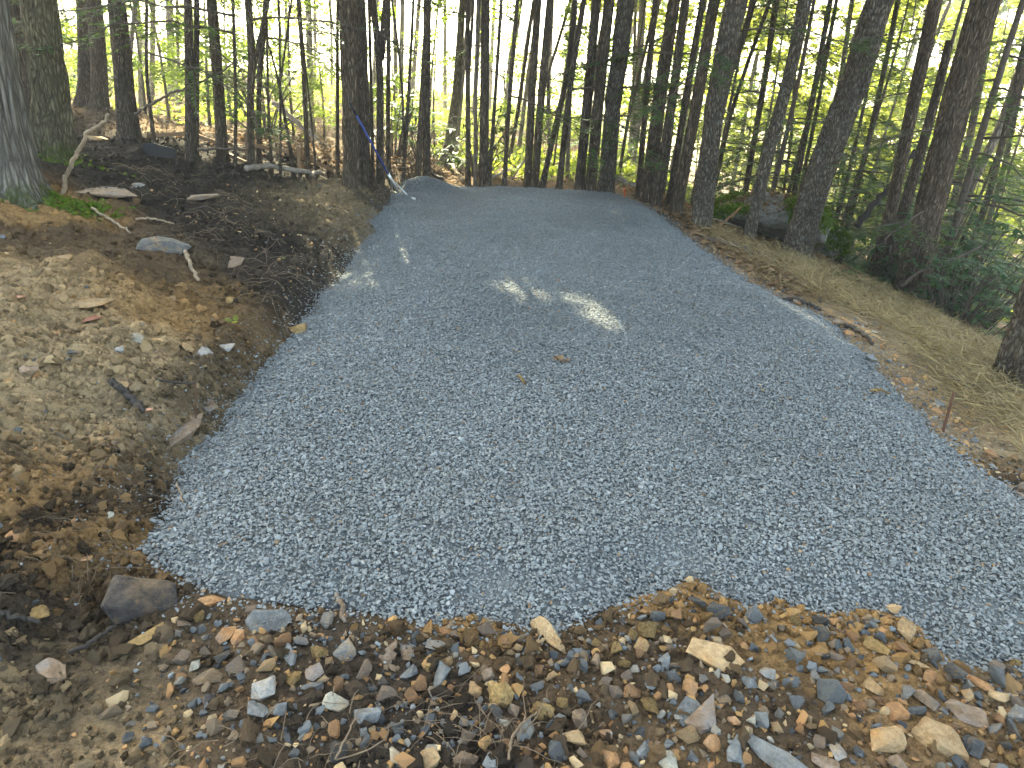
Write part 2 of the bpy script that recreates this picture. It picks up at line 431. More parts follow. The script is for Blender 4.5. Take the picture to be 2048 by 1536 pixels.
# soil colours: what the ground is made of at each spot
C_TAN, C_ORG, C_BLK, C_BRN, C_LIT, C_MUD = (.36, .255, .145), (.34, .195, .08), (.030, .023, .018), (.19, .12, .065), (.13, .085, .05), (.20, .145, .085)
def zone_pts():
    Z = []
    def add(lst, c, r):
        for p in lst:
            q = at(p[0], p[1]); Z.append((q[0], q[1], r * (p[2] if len(p) > 2 else 1), c))
    add([(330,340,1.6),(470,390,1.3),(560,440,1.2),(420,460),(600,500),(560,560),(500,620,.8),(250,330,1.5),(450,340,1.5)], C_BLK, .55)
    add([(300,960,.8),(230,940),(330,1010,.8),(120,1060),(60,1180),(150,1000,.8),(200,1150,.6),(20,1300,.6),(130,1280,.6)], C_BLK, .17)
    add([(700,1400),(850,1410),(960,1450,1.3),(560,1470),(760,1480,1.2),(1080,1480,.8),(650,1500)], C_BLK, .17)
    add([(640,560),(590,600),(545,650,.8),(505,700,.8),(470,745,.7),(420,800,.6),(350,935,.7),(300,1000,.8),(560,620)], C_BLK, .28)
    add([(430,730,.7),(340,770,.5),(490,690,.7),(420,700,.6)], C_BLK, .25)
    add([(40,420),(150,450),(250,500),(330,610),(420,640),(280,560),(100,430)], C_ORG, .45)
    add([(1400,1230),(1500,1260),(1650,1280),(1200,1330),(1560,1330),(1700,1330),(1350,1200),(1100,1330),(950,1300),(1800,1340)], C_ORG, .22)
    add([(150,930),(50,960),(260,1090,.7),(190,1150,.8)], C_ORG, .2)
    add([(60,820),(200,850),(100,740),(280,880,.7),(60,650),(160,560),(250,660)], C_TAN, .35)
    add([(100,1400),(220,1430),(60,1500),(270,1390),(160,1480)], C_TAN, .2)
    add([(400,1500),(500,1420),(300,1330),(480,1520)], C_BRN, .2)
    add([(620,390),(680,420),(600,420),(700,390)], C_MUD, .6)
    add([(560,690),(450,800),(400,900),(500,760)], C_MUD, .22)
    add([(1300,1420),(1500,1450),(1700,1450),(1900,1420),(1400,1370),(1150,1420)], C_BRN, .22)
    add([(1400,470),(1300,420),(1450,510),(1560,590),(1650,640),(1750,720),(1850,820),(1950,900)], C_BRN, .35)
    add([(1600,560),(1700,620),(1800,640),(1900,700),(1800,720),(1950,760),(2000,850)], C_TAN, .5)
    return Z
wx = gX + .16 * fbm(gX * 2.2, gY * 2.2, 31, 3); wy = gY + .16 * fbm(gX * 2.2, gY * 2.2, 37, 3)
near = (np.abs(gX) < 12) & (gY < 22) & (gY > -3)
def soil_colour(x, y, warp=True):
    x = np.asarray(x, float); y = np.asarray(y, float)
    wx = x + .16 * fbm(x * 2.2, y * 2.2, 31, 3); wy = y + .16 * fbm(x * 2.2, y * 2.2, 37, 3)
    acc = np.zeros(x.shape + (3,)); wt = np.full(x.shape, 1e-3)
    k = sstep(10, 13, y)[..., None]
    basec = np.array(C_BRN) * (1 - k) + np.array(C_LIT) * k
    acc += basec * 1e-3
    for zx, zy, r, c in ZONES:
        w = np.exp(-((wx - zx) ** 2 + (wy - zy) ** 2) / (r * r) * 1.6)
        acc += w[..., None] * np.array(c); wt += w
    c = acc / wt[..., None]
    hum = (sstep(.12, .42, fbm(x * 1.25, y * 1.25, 45, 4)) * .75)[..., None]
    c = c * (1 - hum) + np.array((.06, .045, .033)) * hum
    pal_ = (sstep(.2, .5, fbm(x * 1.9, y * 1.9, 46, 4)) * .6 * sstep(.07, .14, c.mean(-1)))[..., None]
    c = c * (1 - pal_) + np.array((.30, .225, .14)) * pal_
    return c * (1 - k) + np.array(C_LIT) * k
ZONES = zone_pts()
soil = np.tile(np.array(C_LIT), (len(gX), 1))
soil[near] = soil_colour(gX[near], gY[near])
kf = sstep(50, 85, np.hypot(gX, gY))[:, None]
soil = soil * (1 - kf) + np.array((.46, .40, .20)) * kf            # the open hay field beyond the woods
me = mesh_np('ground', np.stack([gX, gY, gZ], 1), GF, M['soil'], True)
ca = me.color_attributes.new('soil', 'FLOAT_COLOR', 'POINT')
ca.data.foreach_set('color', np.hstack([soil, np.ones((len(soil), 1))]).astype(np.float32).ravel())
tag(link('ground', me), kind='structure')
for nm in ('wx', 'wy'): globals().pop(nm)

# ------------------------------------------------------------------ gravel bed + crushed stone
pile_c = [(plane(835, 388)[:2], .6, .28, .17), (plane(800, 405)[:2], .35, .2, .09), (plane(780, 425)[:2], .35, .18, .06)]
def pad_h(x, y, sd):
    z = .055 * sstep(0.03, -.28, sd) + .022 * fbm(x * 1.3, y * 1.3, 51, 3) * sstep(0, -.4, sd) + .012 * fbm(x * 4, y * 4, 52, 2)
    for (c, a, b, h) in pile_c:
        z = z + h * np.exp(-(((x - c[0]) / a) ** 2 + ((y - c[1]) / b) ** 2) * 1.5)
    return z
px_ = np.arange(-2.6, 4.2, .05); py_ = np.arange(1.2, 10.6, .05)
PX, PY = np.meshgrid(px_, py_); X, Y = PX.ravel(), PY.ravel()
s = pad_sd(X, Y); Zp = pad_h(X, Y, s) - .011 - .1 * sstep(-.03, .08, s)
n = len(px_); q = (np.arange(len(py_) - 1)[:, None] * n + np.arange(n - 1)[None]).ravel()
F = np.stack([q, q + 1, q + n + 1, q + n], 1)
F = F[(s[F] < .06).any(1)]
used = np.unique(F); remap = np.zeros(len(X), int); remap[used] = np.arange(len(used))
bed_mat = m_plain('slate_fines', (.10, .106, .108), .85, 0, .5, 110, 1, .9)
tag(link('gravel_bed', mesh_np('gravel_bed', np.stack([X, Y, Zp], 1)[used], remap[F], bed_mat, True)), kind='structure')

def rock_mesh(name, seed, dims, mat, n=15, k=3.0, bevel=.05, rough=0.0, sub=0, smooth=False):
    rd = random.Random(seed); bm = bmesh.new()
    for i in range(n):
        d = np.array([rd.gauss(0, 1) for _ in range(3)])
        d /= (np.abs(d) ** k).sum() ** (1 / k)
        d *= rd.uniform(.85, 1.0)
        bm.verts.new((d[0] * dims[0] / 2, d[1] * dims[1] / 2, d[2] * dims[2] / 2))
    r = bmesh.ops.convex_hull(bm, input=bm.verts)
    bmesh.ops.delete(bm, geom=list({v for v in r['geom_interior'] + r['geom_unused'] if isinstance(v, bmesh.types.BMVert)}), context='VERTS')
    bmesh.ops.dissolve_limit(bm, angle_limit=R(9), verts=bm.verts, edges=bm.edges)
    if bevel:
        bmesh.ops.bevel(bm, geom=list(bm.edges), offset=bevel * min(dims), segments=1, affect='EDGES', profile=.6)
    bmesh.ops.triangulate(bm, faces=bm.faces)
    for _ in range(sub):
        bmesh.ops.subdivide_edges(bm, edges=bm.edges, cuts=1, use_grid_fill=True)
    if rough:
        off = Vector((seed * 3.1, seed * 1.7, 0)); sz = 1.0 / max(dims)
        for v in bm.verts:
            v.co += v.co.normalized() * rough * min(dims) * (mnoise.noise(v.co * sz * 4 + off) + .5 * mnoise.noise(v.co * sz * 11 + off))
    me = bpy.data.meshes.new(name); bm.to_mesh(me); bm.free()
    me.materials.append(mat)
    if smooth:
        me.polygons.foreach_set('use_smooth', np.ones(len(me.polygons), dtype=bool))
    return me

def scatter(name, pts, rot, scl, col, sources, seed=0):
    """one object: a cloud of points, each showing one of the source pieces"""
    me = bpy.data.meshes.new(name)
    me.vertices.add(len(pts)); me.vertices.foreach_set('co', np.asarray(pts, np.float32).ravel())
    a = me.attributes.new('rot', 'FLOAT_VECTOR', 'POINT'); a.data.foreach_set('vector', np.asarray(rot, np.float32).ravel())
    a = me.attributes.new('scl', 'FLOAT_VECTOR', 'POINT'); a.data.foreach_set('vector', np.asarray(scl, np.float32).ravel())
    a = me.attributes.new('col', 'FLOAT_COLOR', 'POINT'); a.data.foreach_set('color', np.hstack([col, np.ones((len(col), 1))]).astype(np.float32).ravel())
    a = me.attributes.new('idx', 'INT', 'POINT'); a.data.foreach_set('value', np.random.default_rng(seed).integers(0, len(sources), len(pts)).astype(np.int32))
    o = link(name, me)
    ng = bpy.data.node_groups.new(name + '_scatter', 'GeometryNodeTree')
    ng.interface.new_socket('Geometry', in_out='INPUT', socket_type='NodeSocketGeometry')
    ng.interface.new_socket('Geometry', in_out='OUTPUT', socket_type='NodeSocketGeometry')
    N = ng.nodes; gi = N.new('NodeGroupInput'); go = N.new('NodeGroupOutput')
    mp = N.new('GeometryNodeMeshToPoints'); iop = N.new('GeometryNodeInstanceOnPoints')
    g2i = N.new('GeometryNodeGeometryToInstance')
    for sme in reversed(sources):
        so = bpy.data.objects.new(sme.name, sme)
        oi = N.new('GeometryNodeObjectInfo'); oi.inputs['Object'].default_value = so
        ng.links.new(oi.outputs['Geometry'], g2i.inputs[0])
    def attr(nm, ty):
        x = N.new('GeometryNodeInputNamedAttribute'); x.data_type = ty; x.inputs['Name'].default_value = nm
        return x.outputs['Attribute']
    e2r = N.new('FunctionNodeEulerToRotation')
    L = ng.links.new
    L(gi.outputs[0], mp.inputs[0]); L(mp.outputs[0], iop.inputs['Points']); L(g2i.outputs[0], iop.inputs['Instance'])
    iop.inputs['Pick Instance'].default_value = True
    L(attr('idx', 'INT'), iop.inputs['Instance Index'])
    L(attr('rot', 'FLOAT_VECTOR'), e2r.inputs[0]); L(e2r.outputs[0], iop.inputs['Rotation'])
    L(attr('scl', 'FLOAT_VECTOR'), iop.inputs['Scale']); L(iop.outputs[0], go.inputs[0])
    md = o.modifiers.new('scatter', 'NODES'); md.node_group = ng
    return o
chips = [rock_mesh('gravel_chip', 100 + i, (1, rng.uniform(.6, .85), rng.uniform(.34, .55)), M['gravel'], 11, 2.6, 0) for i in range(9)]
N = 300000
lo, hi = PAD.min(0) - .35, PAD.max(0) + .35
P = rng.random((int(N * 2.1), 2)) * (hi - lo) + lo
s = pad_sd(P[:, 0], P[:, 1]) + .05 * fbm(P[:, 0] * 6, P[:, 1] * 6, 77, 3)
keep = (s < 0) | (rng.random(len(P)) < .36 * np.exp(-np.maximum(s, 0) / .06) + .022 * np.exp(-np.maximum(s, 0) / .22))
keep &= (P[:, 0] < .75 * P[:, 1] + 1.2)
P = P[keep]; s = s[keep]
z = np.where(s < .02, pad_h(P[:, 0], P[:, 1], s), 0)
zg = HG(P[:, 0], P[:, 1])
z = np.where(s < 0.0, z, zg * 0 + H0(P[:, 0], P[:, 1]) + detail(P[:, 0], P[:, 1]) * (.12 + .88 * sstep(-.02, .3, s)) + .004)
size = np.clip(rng.lognormal(math.log(.0128), .34, len(P)), .006, .034)
z = z + (rng.random(len(P)) - .75) * .012
rot = np.stack([rng.normal(0, .26, len(P)), rng.normal(0, .26, len(P)), rng.random(len(P)) * 6.283], 1)
b = rng.normal(1.0, .18, len(P)).clip(.45, 1.8)[:, None]
dust = (.5 + .5 * fbm(P[:, 0] * .9, P[:, 1] * .9, 91, 3))[:, None]
col = np.array([(.182, .193, .197)]) * b * (.8 + .4 * dust)
brown = rng.random(len(P)) < .012
col[brown] = np.array((.22, .14, .08)) * b[brown]
print('gravel pieces', len(P))
tag(scatter('gravel', np.c_[P, z], rot, np.repeat(size[:, None], 3, 1), col, chips), 'blue-grey crushed slate gravel spread over the level pad', 'gravel', kind='stuff')

# ------------------------------------------------------------------ trees
# sun patches on gravel, floor and boulder: gaps cut into the crowns for them
PATCH = [(plane(px, py), r) for px, py, r in [(745,530,.26),(720,560,.24),(770,510,.16),(1165,620,.10),(1200,645,.12),(1230,665,.10),(1040,600,.14),
         (1640,640,.22),(1680,660,.2),(1255,437,.16),(660,545,.16),(870,640,.07)]]
PATCH += [(at(px, py), r) for px, py, r in [(900,345,.6),(960,335,.6),(1010,345,.5),(1090,345,.6),(1150,330,.7),(860,330,.6),(790,330,.6),(640,320,.5),(600,290,.6),(540,300,.5),(470,285,.6),(400,270,.6),(340,260,.6),(1250,350,.5),(1200,340,.6),(700,300,.6),(1470,430,.35),(1690,470,.35),(1530,420,.3),(170,270,.4)]]
def not_in_gap(C):
    ok = np.ones(len(C), bool)
    for p, r in PATCH:
        d = C - p; t = d @ SUN_DIR
        ok &= np.linalg.norm(d - t[:, None] * SUN_DIR, axis=1) > r + .1
    return ok
def leaf_quads(C, size, seed, flat=.0, asp=.55):
    """one small pointed blade (two triangles folded on the midrib) at every centre"""
    g = np.random.default_rng(seed); n = len(C)
    a = g.normal(size=(n, 3)); a[:, 2] *= (1 - flat); a /= np.linalg.norm(a, axis=1)[:, None]
    b = g.normal(size=(n, 3)); b -= (b * a).sum(1)[:, None] * a; b[:, 2] *= (1 - flat); b /= np.linalg.norm(b, axis=1)[:, None] + 1e-9
    s = (np.asarray(size) * g.uniform(.7, 1.3, n))[:, None]
    V = np.stack([C - a * s * .5, C + b * s * asp * .5, C + a * s * .5, C - b * s * asp * .5], 1).reshape(-1, 3)
    F = np.arange(n * 4).reshape(-1, 4)
    return V, F
def dirs_to_leaf(C, D, Nn, L, Wd):
    """blades with given direction D, side vector Nn"""
    L = np.asarray(L)[:, None]; Wd = np.asarray(Wd)[:, None]
    V = np.stack([C, C + D * L * .45 + Nn * Wd * .5, C + D * L, C + D * L * .45 - Nn * Wd * .5], 1).reshape(-1, 3)
    return V, np.arange(len(C) * 4).reshape(-1, 4)

def make_bough(seed, length=1.5, leafy=1.0):
    """a hemlock bough along +X: wood (V,Q,T) list, leaf arrays"""
    g = np.random.default_rng(seed); wood = []; C = []; D = []; S = []; L = []
    n = 12; t = np.linspace(0, 1, n)
    P = np.stack([t * length, .10 * length * np.sin(t * 2.3 + g.random() * 3) * t, -.28 * length * t ** 2 + .06 * length * t + .02 * g.normal(size=n) * length * t], 1)
    wood.append(tube_np(P, .008 * length ** .5 * (1 - .8 * t), 4))
    for k in range(int(15 * length) + 4):
        u = g.uniform(.15, 1.0); p = np.array([np.interp(u, t, P[:, i]) for i in range(3)])
        side = 1 if k % 2 else -1; an = g.uniform(.55, 1.1) * side
        l = (.42 * (1 - u) + .10) * length * g.uniform(.6, 1.1)
        d = np.array([math.cos(an), math.sin(an), g.normal(0, .12) - .12]); d /= np.linalg.norm(d)
        Q = p + d * np.linspace(0, l, 4)[:, None] + np.array([0, 0, -1]) * (np.linspace(0, 1, 4)[:, None] ** 2) * l * .18
        wood.append(tube_np(Q, .0025, 3, cap=False))
        if g.random() > leafy * (.35 + .65 * u): continue
        m = max(5, int(l / .020))
        for j in range(m):
            w = (j + .5) / m; q = Q[0] + (Q[-1] - Q[0]) * w; sd = 1 if j % 2 else -1
            dd = d * .75 + sd * np.cross(d, [0, 0, 1]) * .75 + np.array([0, 0, g.normal(0, .15)])
            dd /= np.linalg.norm(dd); C.append(q); D.append(dd); L.append(g.uniform(.045, .085) * (1.15 - .5 * w)); 
            S.append(np.cross(dd, [g.normal(0, .25), g.normal(0, .25), 1.0]))
    if not C: return wood, None
    S = np.array(S); S /= np.linalg.norm(S, axis=1)[:, None]
    V, F = dirs_to_leaf(np.array(C), np.array(D), S, L, np.array(L) * .42)
    return wood, (V, F)
BOUGHS = []
for i in range(7):
    wd, lf = make_bough(200 + i, 1.3 + .25 * (i % 4), 1.0 if i < 5 else .45)
    BOUGHS.append((build_mesh('branch', wd, M['twig']), mesh_np('foliage', lf[0], lf[1], M['hemlock'])))
def make_dead(seed):
    g = np.random.default_rng(seed); n = 9; t = np.linspace(0, 1, n); l = 1.0
    P = np.stack([t * l, .08 * np.sin(t * 4 + seed), .10 * t - .22 * t ** 2], 1); wood = [tube_np(P, .008 * (1 - .75 * t), 4)]
    for k in range(6):
        u = g.uniform(.25, .95); p = np.array([np.interp(u, t, P[:, i]) for i in range(3)])
        d = np.array([.6, g.choice([-1, 1]) * .8, g.normal(0, .3)]); d /= np.linalg.norm(d)
        wood.append(tube_np(p + d * np.linspace(0, g.uniform(.12, .4), 3)[:, None], .003, 3, cap=False))
    return build_mesh('branch', wood, M['twig'])
DEAD = [make_dead(300 + i) for i in range(4)]

def trunk_parts(path, rad, near, flare, rough, seed, segs):
    """path: (n,3) local, base at 0; rings close together where they can be seen"""
    P = np.asarray(path, float); s = np.r_[0, np.cumsum(np.linalg.norm(np.diff(P, axis=0), axis=1))]
    step = .05 if near else .16
    vis = 4.2 if near else 7.0
    t = np.r_[np.arange(-.35, min(vis, s[-1]), step), np.arange(min(vis, s[-1]), s[-1], .9), s[-1]]
    Q = np.stack([np.interp(t, s, P[:, k]) for k in range(3)], 1)
    d0 = (P[1] - P[0]) / np.linalg.norm(P[1] - P[0]); neg = t < 0
    Q[neg] = P[0] + d0 * t[neg][:, None]
    for _ in range(6 if near else 2):
        Q[1:-1] = .25 * Q[:-2] + .5 * Q[1:-1] + .25 * Q[2:]
    rr = np.interp(t, s, rad)
    T = np.gradient(Q, axis=0); T /= np.linalg.norm(T, axis=1)[:, None]
    A = np.cross(T, [0, 1.0, 0]); A /= np.linalg.norm(A, axis=1)[:, None]; B = np.cross(T, A)
    ang = np.linspace(0, 2 * math.pi, segs, endpoint=False)
    g = np.random.default_rng(seed); ph = g.random(3) * 6.28
    lob = .45 * np.cos(3 * ang + ph[0]) + .35 * np.cos(5 * ang + ph[1]) + .3 * np.cos(2 * ang + ph[2])
    fl = flare * np.exp(-np.maximum(t, -.05) / (.11 + rr * .75))
    k = 1 + fl[:, None] * (1 + .75 * lob[None]) 
    k = k + .035 * np.cos(ang[None] * 2 + t[:, None] * 1.3 + ph[0]) + .02 * np.cos(ang[None] * 3 - t[:, None] * 2.1 + ph[1])
    if rough:
        u = ang / (2 * math.pi); circ = 2 * math.pi * float(rr[:20].mean())
        nn = max(8, int(circ / .030))
        U = np.minimum(u, 1 - u)[None] * nn + np.zeros_like(t)[:, None]
        rid = np.abs(vnoise(U + 3 * vnoise(U * .3, t[:, None] * 1.1, seed), t[:, None] * 3.2, seed) - .5) * 2
        k = k - rough * (1 - np.clip(rid * 1.9, 0, 1))
    rad2 = rr[:, None] * k
    V = (Q[:, None] + rad2[:, :, None] * (np.cos(ang)[None, :, None] * A[:, None] + np.sin(ang)[None, :, None] * B[:, None])).reshape(-1, 3)
    n = len(t); i = np.arange(n - 1)[:, None] * segs; j = np.arange(segs)[None]; j2 = (j + 1) % segs
    F = np.stack([i + j, i + j2, i + segs + j2, i + segs + j], -1).reshape(-1, 4)
    return V, F, np.zeros((0, 3), int)

KIND = dict(d='bark_dark', b='bark_brown', r='bark_rough', m='bark_mossy', g='bark_grey', p='bark_pale')
TREES = []
def tree(pts, w, kind, label, crown=None, boughs=0, dead=0, top=None, name='tree', group=None, flare=.35, fork=None, base=None, bz=(1.2, 4.5), dist=None, maxd=40):
    """pts: photo pixels from the base upwards; w: width in pixels at base and at top of the frame"""
    seed = len(TREES) + 1; g = random.Random(seed * 7 + 1)
    B = at(*pts[0], maxd=maxd) if base is None else np.array(base)
    if dist:                                                  # base hidden by the bank: stand it this far away
        q = on_y(*pts[0], dist); B = np.array([q[0], q[1], gz(q[0], q[1])])
    Y = B[1]
    P = [B * 0] + [on_y(px, py, Y) - B for px, py in pts[1:]]
    if dist: P[1:] = P[1:]
    sc = depth(B) / F_PX; wb, wt = (w if isinstance(w, tuple) else (w, w * .85))
    d = P[-1] - P[-2]; d /= np.linalg.norm(d); d = d * .75 + np.array([0, 0, .25]); d /= np.linalg.norm(d)
    px_w = wb; vis_top = np.linalg.norm(P[-1])
    hgt = top or (10 + g.random() * 3 + min(wb, 40) * .12 if wb >= 9 else 5 + g.random() * 3)
    hgt = max(hgt, vis_top + .3)
    rads = [wb * sc / 2]
    for k, p in enumerate(P[1:]):
        rads.append((wb + (wt - wb) * np.linalg.norm(p) / vis_top) * sc / 2)
    if top is None or hgt > vis_top + .5:
        P.append(P[-1] + d * (hgt - vis_top)); rads.append(rads[-1] * .35)
    near = wb >= 24; segs = 96 if wb >= 40 else 64 if wb >= 24 else (16 if wb >= 9 else 8)
    root = link(name, None, loc=B); TREES.append(root)
    tag(root, label, 'tree', group)
    rough = .13 if near and kind in 'rbdm' else .10 if near else 0
    parts = [trunk_parts(P, rads, near, flare, rough, seed, segs)]
    if fork:
        fb = on_y(*fork[0], Y) - B; FP = [fb] + [on_y(*q, Y) - B for q in fork[1:-1]]
        dd = FP[-1] - FP[-2]; dd /= np.linalg.norm(dd); FP.append(FP[-1] + dd * 5)
        fr = fork[-1] * sc / 2
        FQ = smooth_path(FP, 24); parts.append(tube_np(FQ, np.linspace(fr, fr * .4, 24), 14))
    link('trunk', build_mesh('trunk', parts, M[KIND[kind]]), root)
    # crown, mostly above the frame: it shades the ground
    cr = crown if crown is not None else (.1 if pts[0][0] < 700 and B[1] > 20 else 1 if wb >= 7 else .4)
    if cr > 0 and top is None:
        gg = np.random.default_rng(seed + 500)
        n = int(1500 * cr); rad = (1.5 + 1.5 * cr) ; z0 = .42 * hgt
        axis_top = P[-1]
        t = gg.random(n) ** .8
        c = P[-2] + (axis_top - P[-2]) * ((z0 + t * (hgt * 1.05 - z0) - np.linalg.norm(P[-2])) / max(.5, hgt - np.linalg.norm(P[-2])))[:, None]
        a = gg.random(n) * 6.283; rr = rad * (1 - .75 * t) * np.sqrt(gg.random(n)) + .15
        lay = np.sin(t * 28 + a * 1.5) * .18
        C = c + np.stack([np.cos(a) * rr, np.sin(a) * rr, lay - .12 * rr], 1)
        C = C[C[:, 2] + B[2] > 4.2]
        C = C[not_in_gap(C + B)] if len(C) else C
        if len(C):
            V, F = leaf_quads(C, .42, seed, .45, .6)
            link('crown', mesh_np('crown', V, F, M['canopy']), root)
    # side branches within the frame
    tot = np.linalg.norm(P[1])
    def pos_at(z):
        zs = [p[2] for p in P]; return np.array([np.interp(z, zs, [p[k] for p in P]) for k in range(3)]), float(np.interp(z, zs, rads))
    if pts[0][0] > 1230 and wb >= 6 and not top: boughs += 2; bz = (1.0, 5.5)
    for k in range(boughs + dead):
        isb = k < boughs
        z = g.uniform(*bz); p, rr = pos_at(z); a = g.uniform(0, 6.283); sc2 = g.uniform(.7, 1.25)
        loc = p + np.array([math.cos(a), math.sin(a), 0]) * rr * .7
        if isb:
            wm, fm = BOUGHS[g.randrange(7)]
            o = link('branch', wm, root, loc, (g.uniform(-.2, .2), g.uniform(-.12, .2), a), sc2)
            link('foliage', fm, o)
        else:
            link('branch', DEAD[g.randrange(4)], root, loc, (g.uniform(-.5, .5), g.uniform(-.25, .25), a), sc2 * .9)
    return root

T = tree
# --- left side, on the bank
T([(5,385),(-12,250),(-45,0)], (118,96), 'g', 'big pale grey trunk with mossy roots cut by the left edge', flare=.55)
T([(55,292),(40,150),(19,0)], (40,36), 'd', 'dark trunk squeezed between the pale trunk at the left edge and the mossy one', dist=9.2)
T([(68,270),(55,130),(41,0)], (24,22), 'd', 'dark trunk half hidden behind the mossy olive trunk', dist=12)
T([(112,312),(97,150),(76,0)], (66,62), 'm', 'thick olive trunk with green moss round its foot', flare=.4)
T([(176,262),(172,130),(165,0)], (27,25), 'd', 'left stem of the dark leaning pair right of the mossy trunk', dist=10.5)
T([(207,262),(198,120),(187,0)], (30,27), 'd', 'right stem of the dark leaning pair right of the mossy trunk', dist=10.3, boughs=0)
T([(201,230),(200,120),(199,0)], 9, 'b', 'thin brown trunk showing behind the dark leaning pair', dist=17)
T([(257,280),(246,130),(233,0)], (41,31), 'd', 'stout brown trunk standing on top of the bank left of the fence', dead=1, flare=.3)
T([(258,240),(259,120),(266,50),(272,0)], 9, 'p', 'pale curved trunk just right of the stout trunk on the bank', maxd=24)
T([(283,215),(279,100),(274,0)], 9, 'p', 'slim pale trunk behind the black fabric', maxd=28, boughs=1)
T([(310,300),(303,240),(292,150),(294,0)], (8,6), 'd', 'thin dark sapling beside the black fabric', crown=.3, boughs=3, bz=(.8,3))
T([(303,205),(305,100),(306,0)], 11, 'p', 'pale grey trunk behind the thin dark sapling', maxd=30)
T([(346,195),(342,100),(338,0)], 16, 'p', 'broad pale trunk far back above the left end of the fence', maxd=30)
T([(358,205),(356,100),(354,0)], 7, 'b', 'thin trunk right beside the broad pale one far back', maxd=26)
T([(381,322),(379,160),(376,0)], (19,14), 'd', 'dark straight trunk fused at the foot with a thinner one by the fence', dead=3, flare=.25)
T([(392,322),(393,160),(394,0)], (11,9), 'd', 'thinner trunk fused to the dark straight one by the fence', dead=1, flare=.2)
T([(446,325),(436,160),(423,0)], (21,19), 'b', 'brown trunk rising behind the first fence post', boughs=2)
T([(470,332),(472,200),(466,0)], (7,6), 'd', 'thin dark sapling between the first and second fence posts', crown=.3, boughs=4, bz=(.8,3.2))
T([(503,338),(500,200),(505,120),(496,0)], (14,13), 'b', 'forked brown trunk beside the second fence post', boughs=3, fork=[(505,150),(524,60),(536,0),9], bz=(1,3.5))
T([(518,332),(517,170),(528,70),(532,0)], (10,9), 'd', 'dark crooked stem right of the second fence post', boughs=3, bz=(1,3.5))
T([(544,352),(540,270),(536,200),(534,60)], (6,4), 'b', 'thin straight brown sapling left of the forked sapling', crown=.3, boughs=2, bz=(1,2.6))
T([(588,346),(580,290),(566,215),(556,150),(544,115)], (8,4), 'd', 'crooked dark sapling forking at its top before the slope', crown=.2, top=2.0, fork=[(560,170),(566,130),(570,100),4])
T([(561,350),(561,250),(560,120)], (5,4), 'd', 'very thin dark sapling beside the crooked one', crown=.2, boughs=2, bz=(1.2,2.6))
T([(573,195),(573,100),(572,0)], 7, 'b', 'slender trunk far back above the crooked sapling', maxd=30)
T([(616,346),(608,150),(597,0)], (10,8), 'b', 'slim brown trunk left of the big double trunk, bent at mid height', boughs=2, bz=(1.2,3))
T([(622,262),(620,130),(616,0)], 13, 'p', 'pale trunk far behind the slim bent one', maxd=28)
T([(630,180),(630,90),(629,0)], 7, 'p', 'second pale trunk behind the slim bent one', maxd=32)
T([(633,354),(624,250),(612,140)], (4.5,3), 'd', 'whip-thin dark sapling leaning left before the double trunk', crown=.2, top=2.2, boughs=1, bz=(1,2))
T([(675,346),(675,180),(675,0)], (8,6), 'b', 'thin reddish trunk just left of the big double trunk', fork=[(674,100),(664,50),(657,0),3], dead=2)
# --- the double trunk and the centre
T([(703,374),(700,180),(696,0)], (34,33), 'b', 'left half of the big double trunk, in front of the rake', flare=.18)
T([(727,366),(723,180),(715,0)], (30,29), 'd', 'right half of the big double trunk, with the rake leaning on it', flare=.18)
T([(746,354),(742,170),(738,0)], (7,6), 'd', 'thin dark trunk just right of the big double trunk', dead=2)
T([(760,366),(760,130),(757,95),(745,0)], (16,12), 'd', 'dark trunk forking into two behind the rake handle', fork=[(761,120),(767,90),(773,0),14], flare=.15)
T([(777,344),(776,200),(777,100)], 9, 'b', 'brown trunk just right of the forked one behind the rake', dead=2)
T([(792,272),(791,130),(789,0)], 9, 'p', 'pale trunk in the glare right of the forked one', maxd=26)
T([(801,272),(803,130),(805,0)], 10, 'p', 'second pale trunk in the glare right of the forked one', maxd=28)
T([(808,362),(806,190),(795,80),(783,0)], (5,4), 'd', 'thin dark stem slanting up to the left above the orange stake', dead=2)
T([(806,360),(815,230),(822,100),(827,0)], (8,5), 'd', 'thin dark stem slanting up to the right above the orange stake', dead=2)
T([(834,370),(841,260),(847,150),(852,60)], (14,9), 'b', 'brown stem leaning against its straighter neighbour at the head of the gravel', flare=.2)
T([(854,370),(852,220),(855,0)], (15,14), 'd', 'straight dark trunk at the head of the gravel, with a leaning stem beside it', flare=.2, dead=1)
T([(858,250),(863,150),(877,0)], 5, 'd', 'thin stem slanting right from behind the straight dark trunk', dead=1, maxd=20)
T([(890,235),(890,120),(890,0)], 8, 'p', 'slim pale trunk standing far back in the bright gap', maxd=30)
T([(894,325),(904,250),(914,180),(925,0)], (20,12), 'm', 'curved pale trunk with a mossy swollen foot back in the clearing', flare=.6, maxd=24)
T([(936,372),(936,180),(935,0)], (10,9), 'd', 'straight thin dark trunk at the middle of the far gravel edge', fork=[(938,140),(943,80),(947,0),6])
T([(950,370),(951,200),(957,0)], (7,8), 'p', 'pale thin trunk between two dark ones at the far gravel edge')
T([(968,374),(969,180),(971,0)], (18,16), 'd', 'dark even trunk at the middle of the far gravel edge, thickest around there', flare=.15, boughs=2, bz=(1,2.6))
T([(979,215),(983,110),(989,0)], 8, 'p', 'pale trunk behind the dark even one', maxd=30)
T([(977,374),(990,200),(1003,0)], (8,6), 'd', 'slim stem slanting right from the foot of the dark even trunk', dead=2)
T([(1008,375),(1020,180),(1035,0)], (9,7), 'd', 'slim trunk standing alone left of the close pair at the far edge', dead=2, boughs=1, bz=(1,2.5))
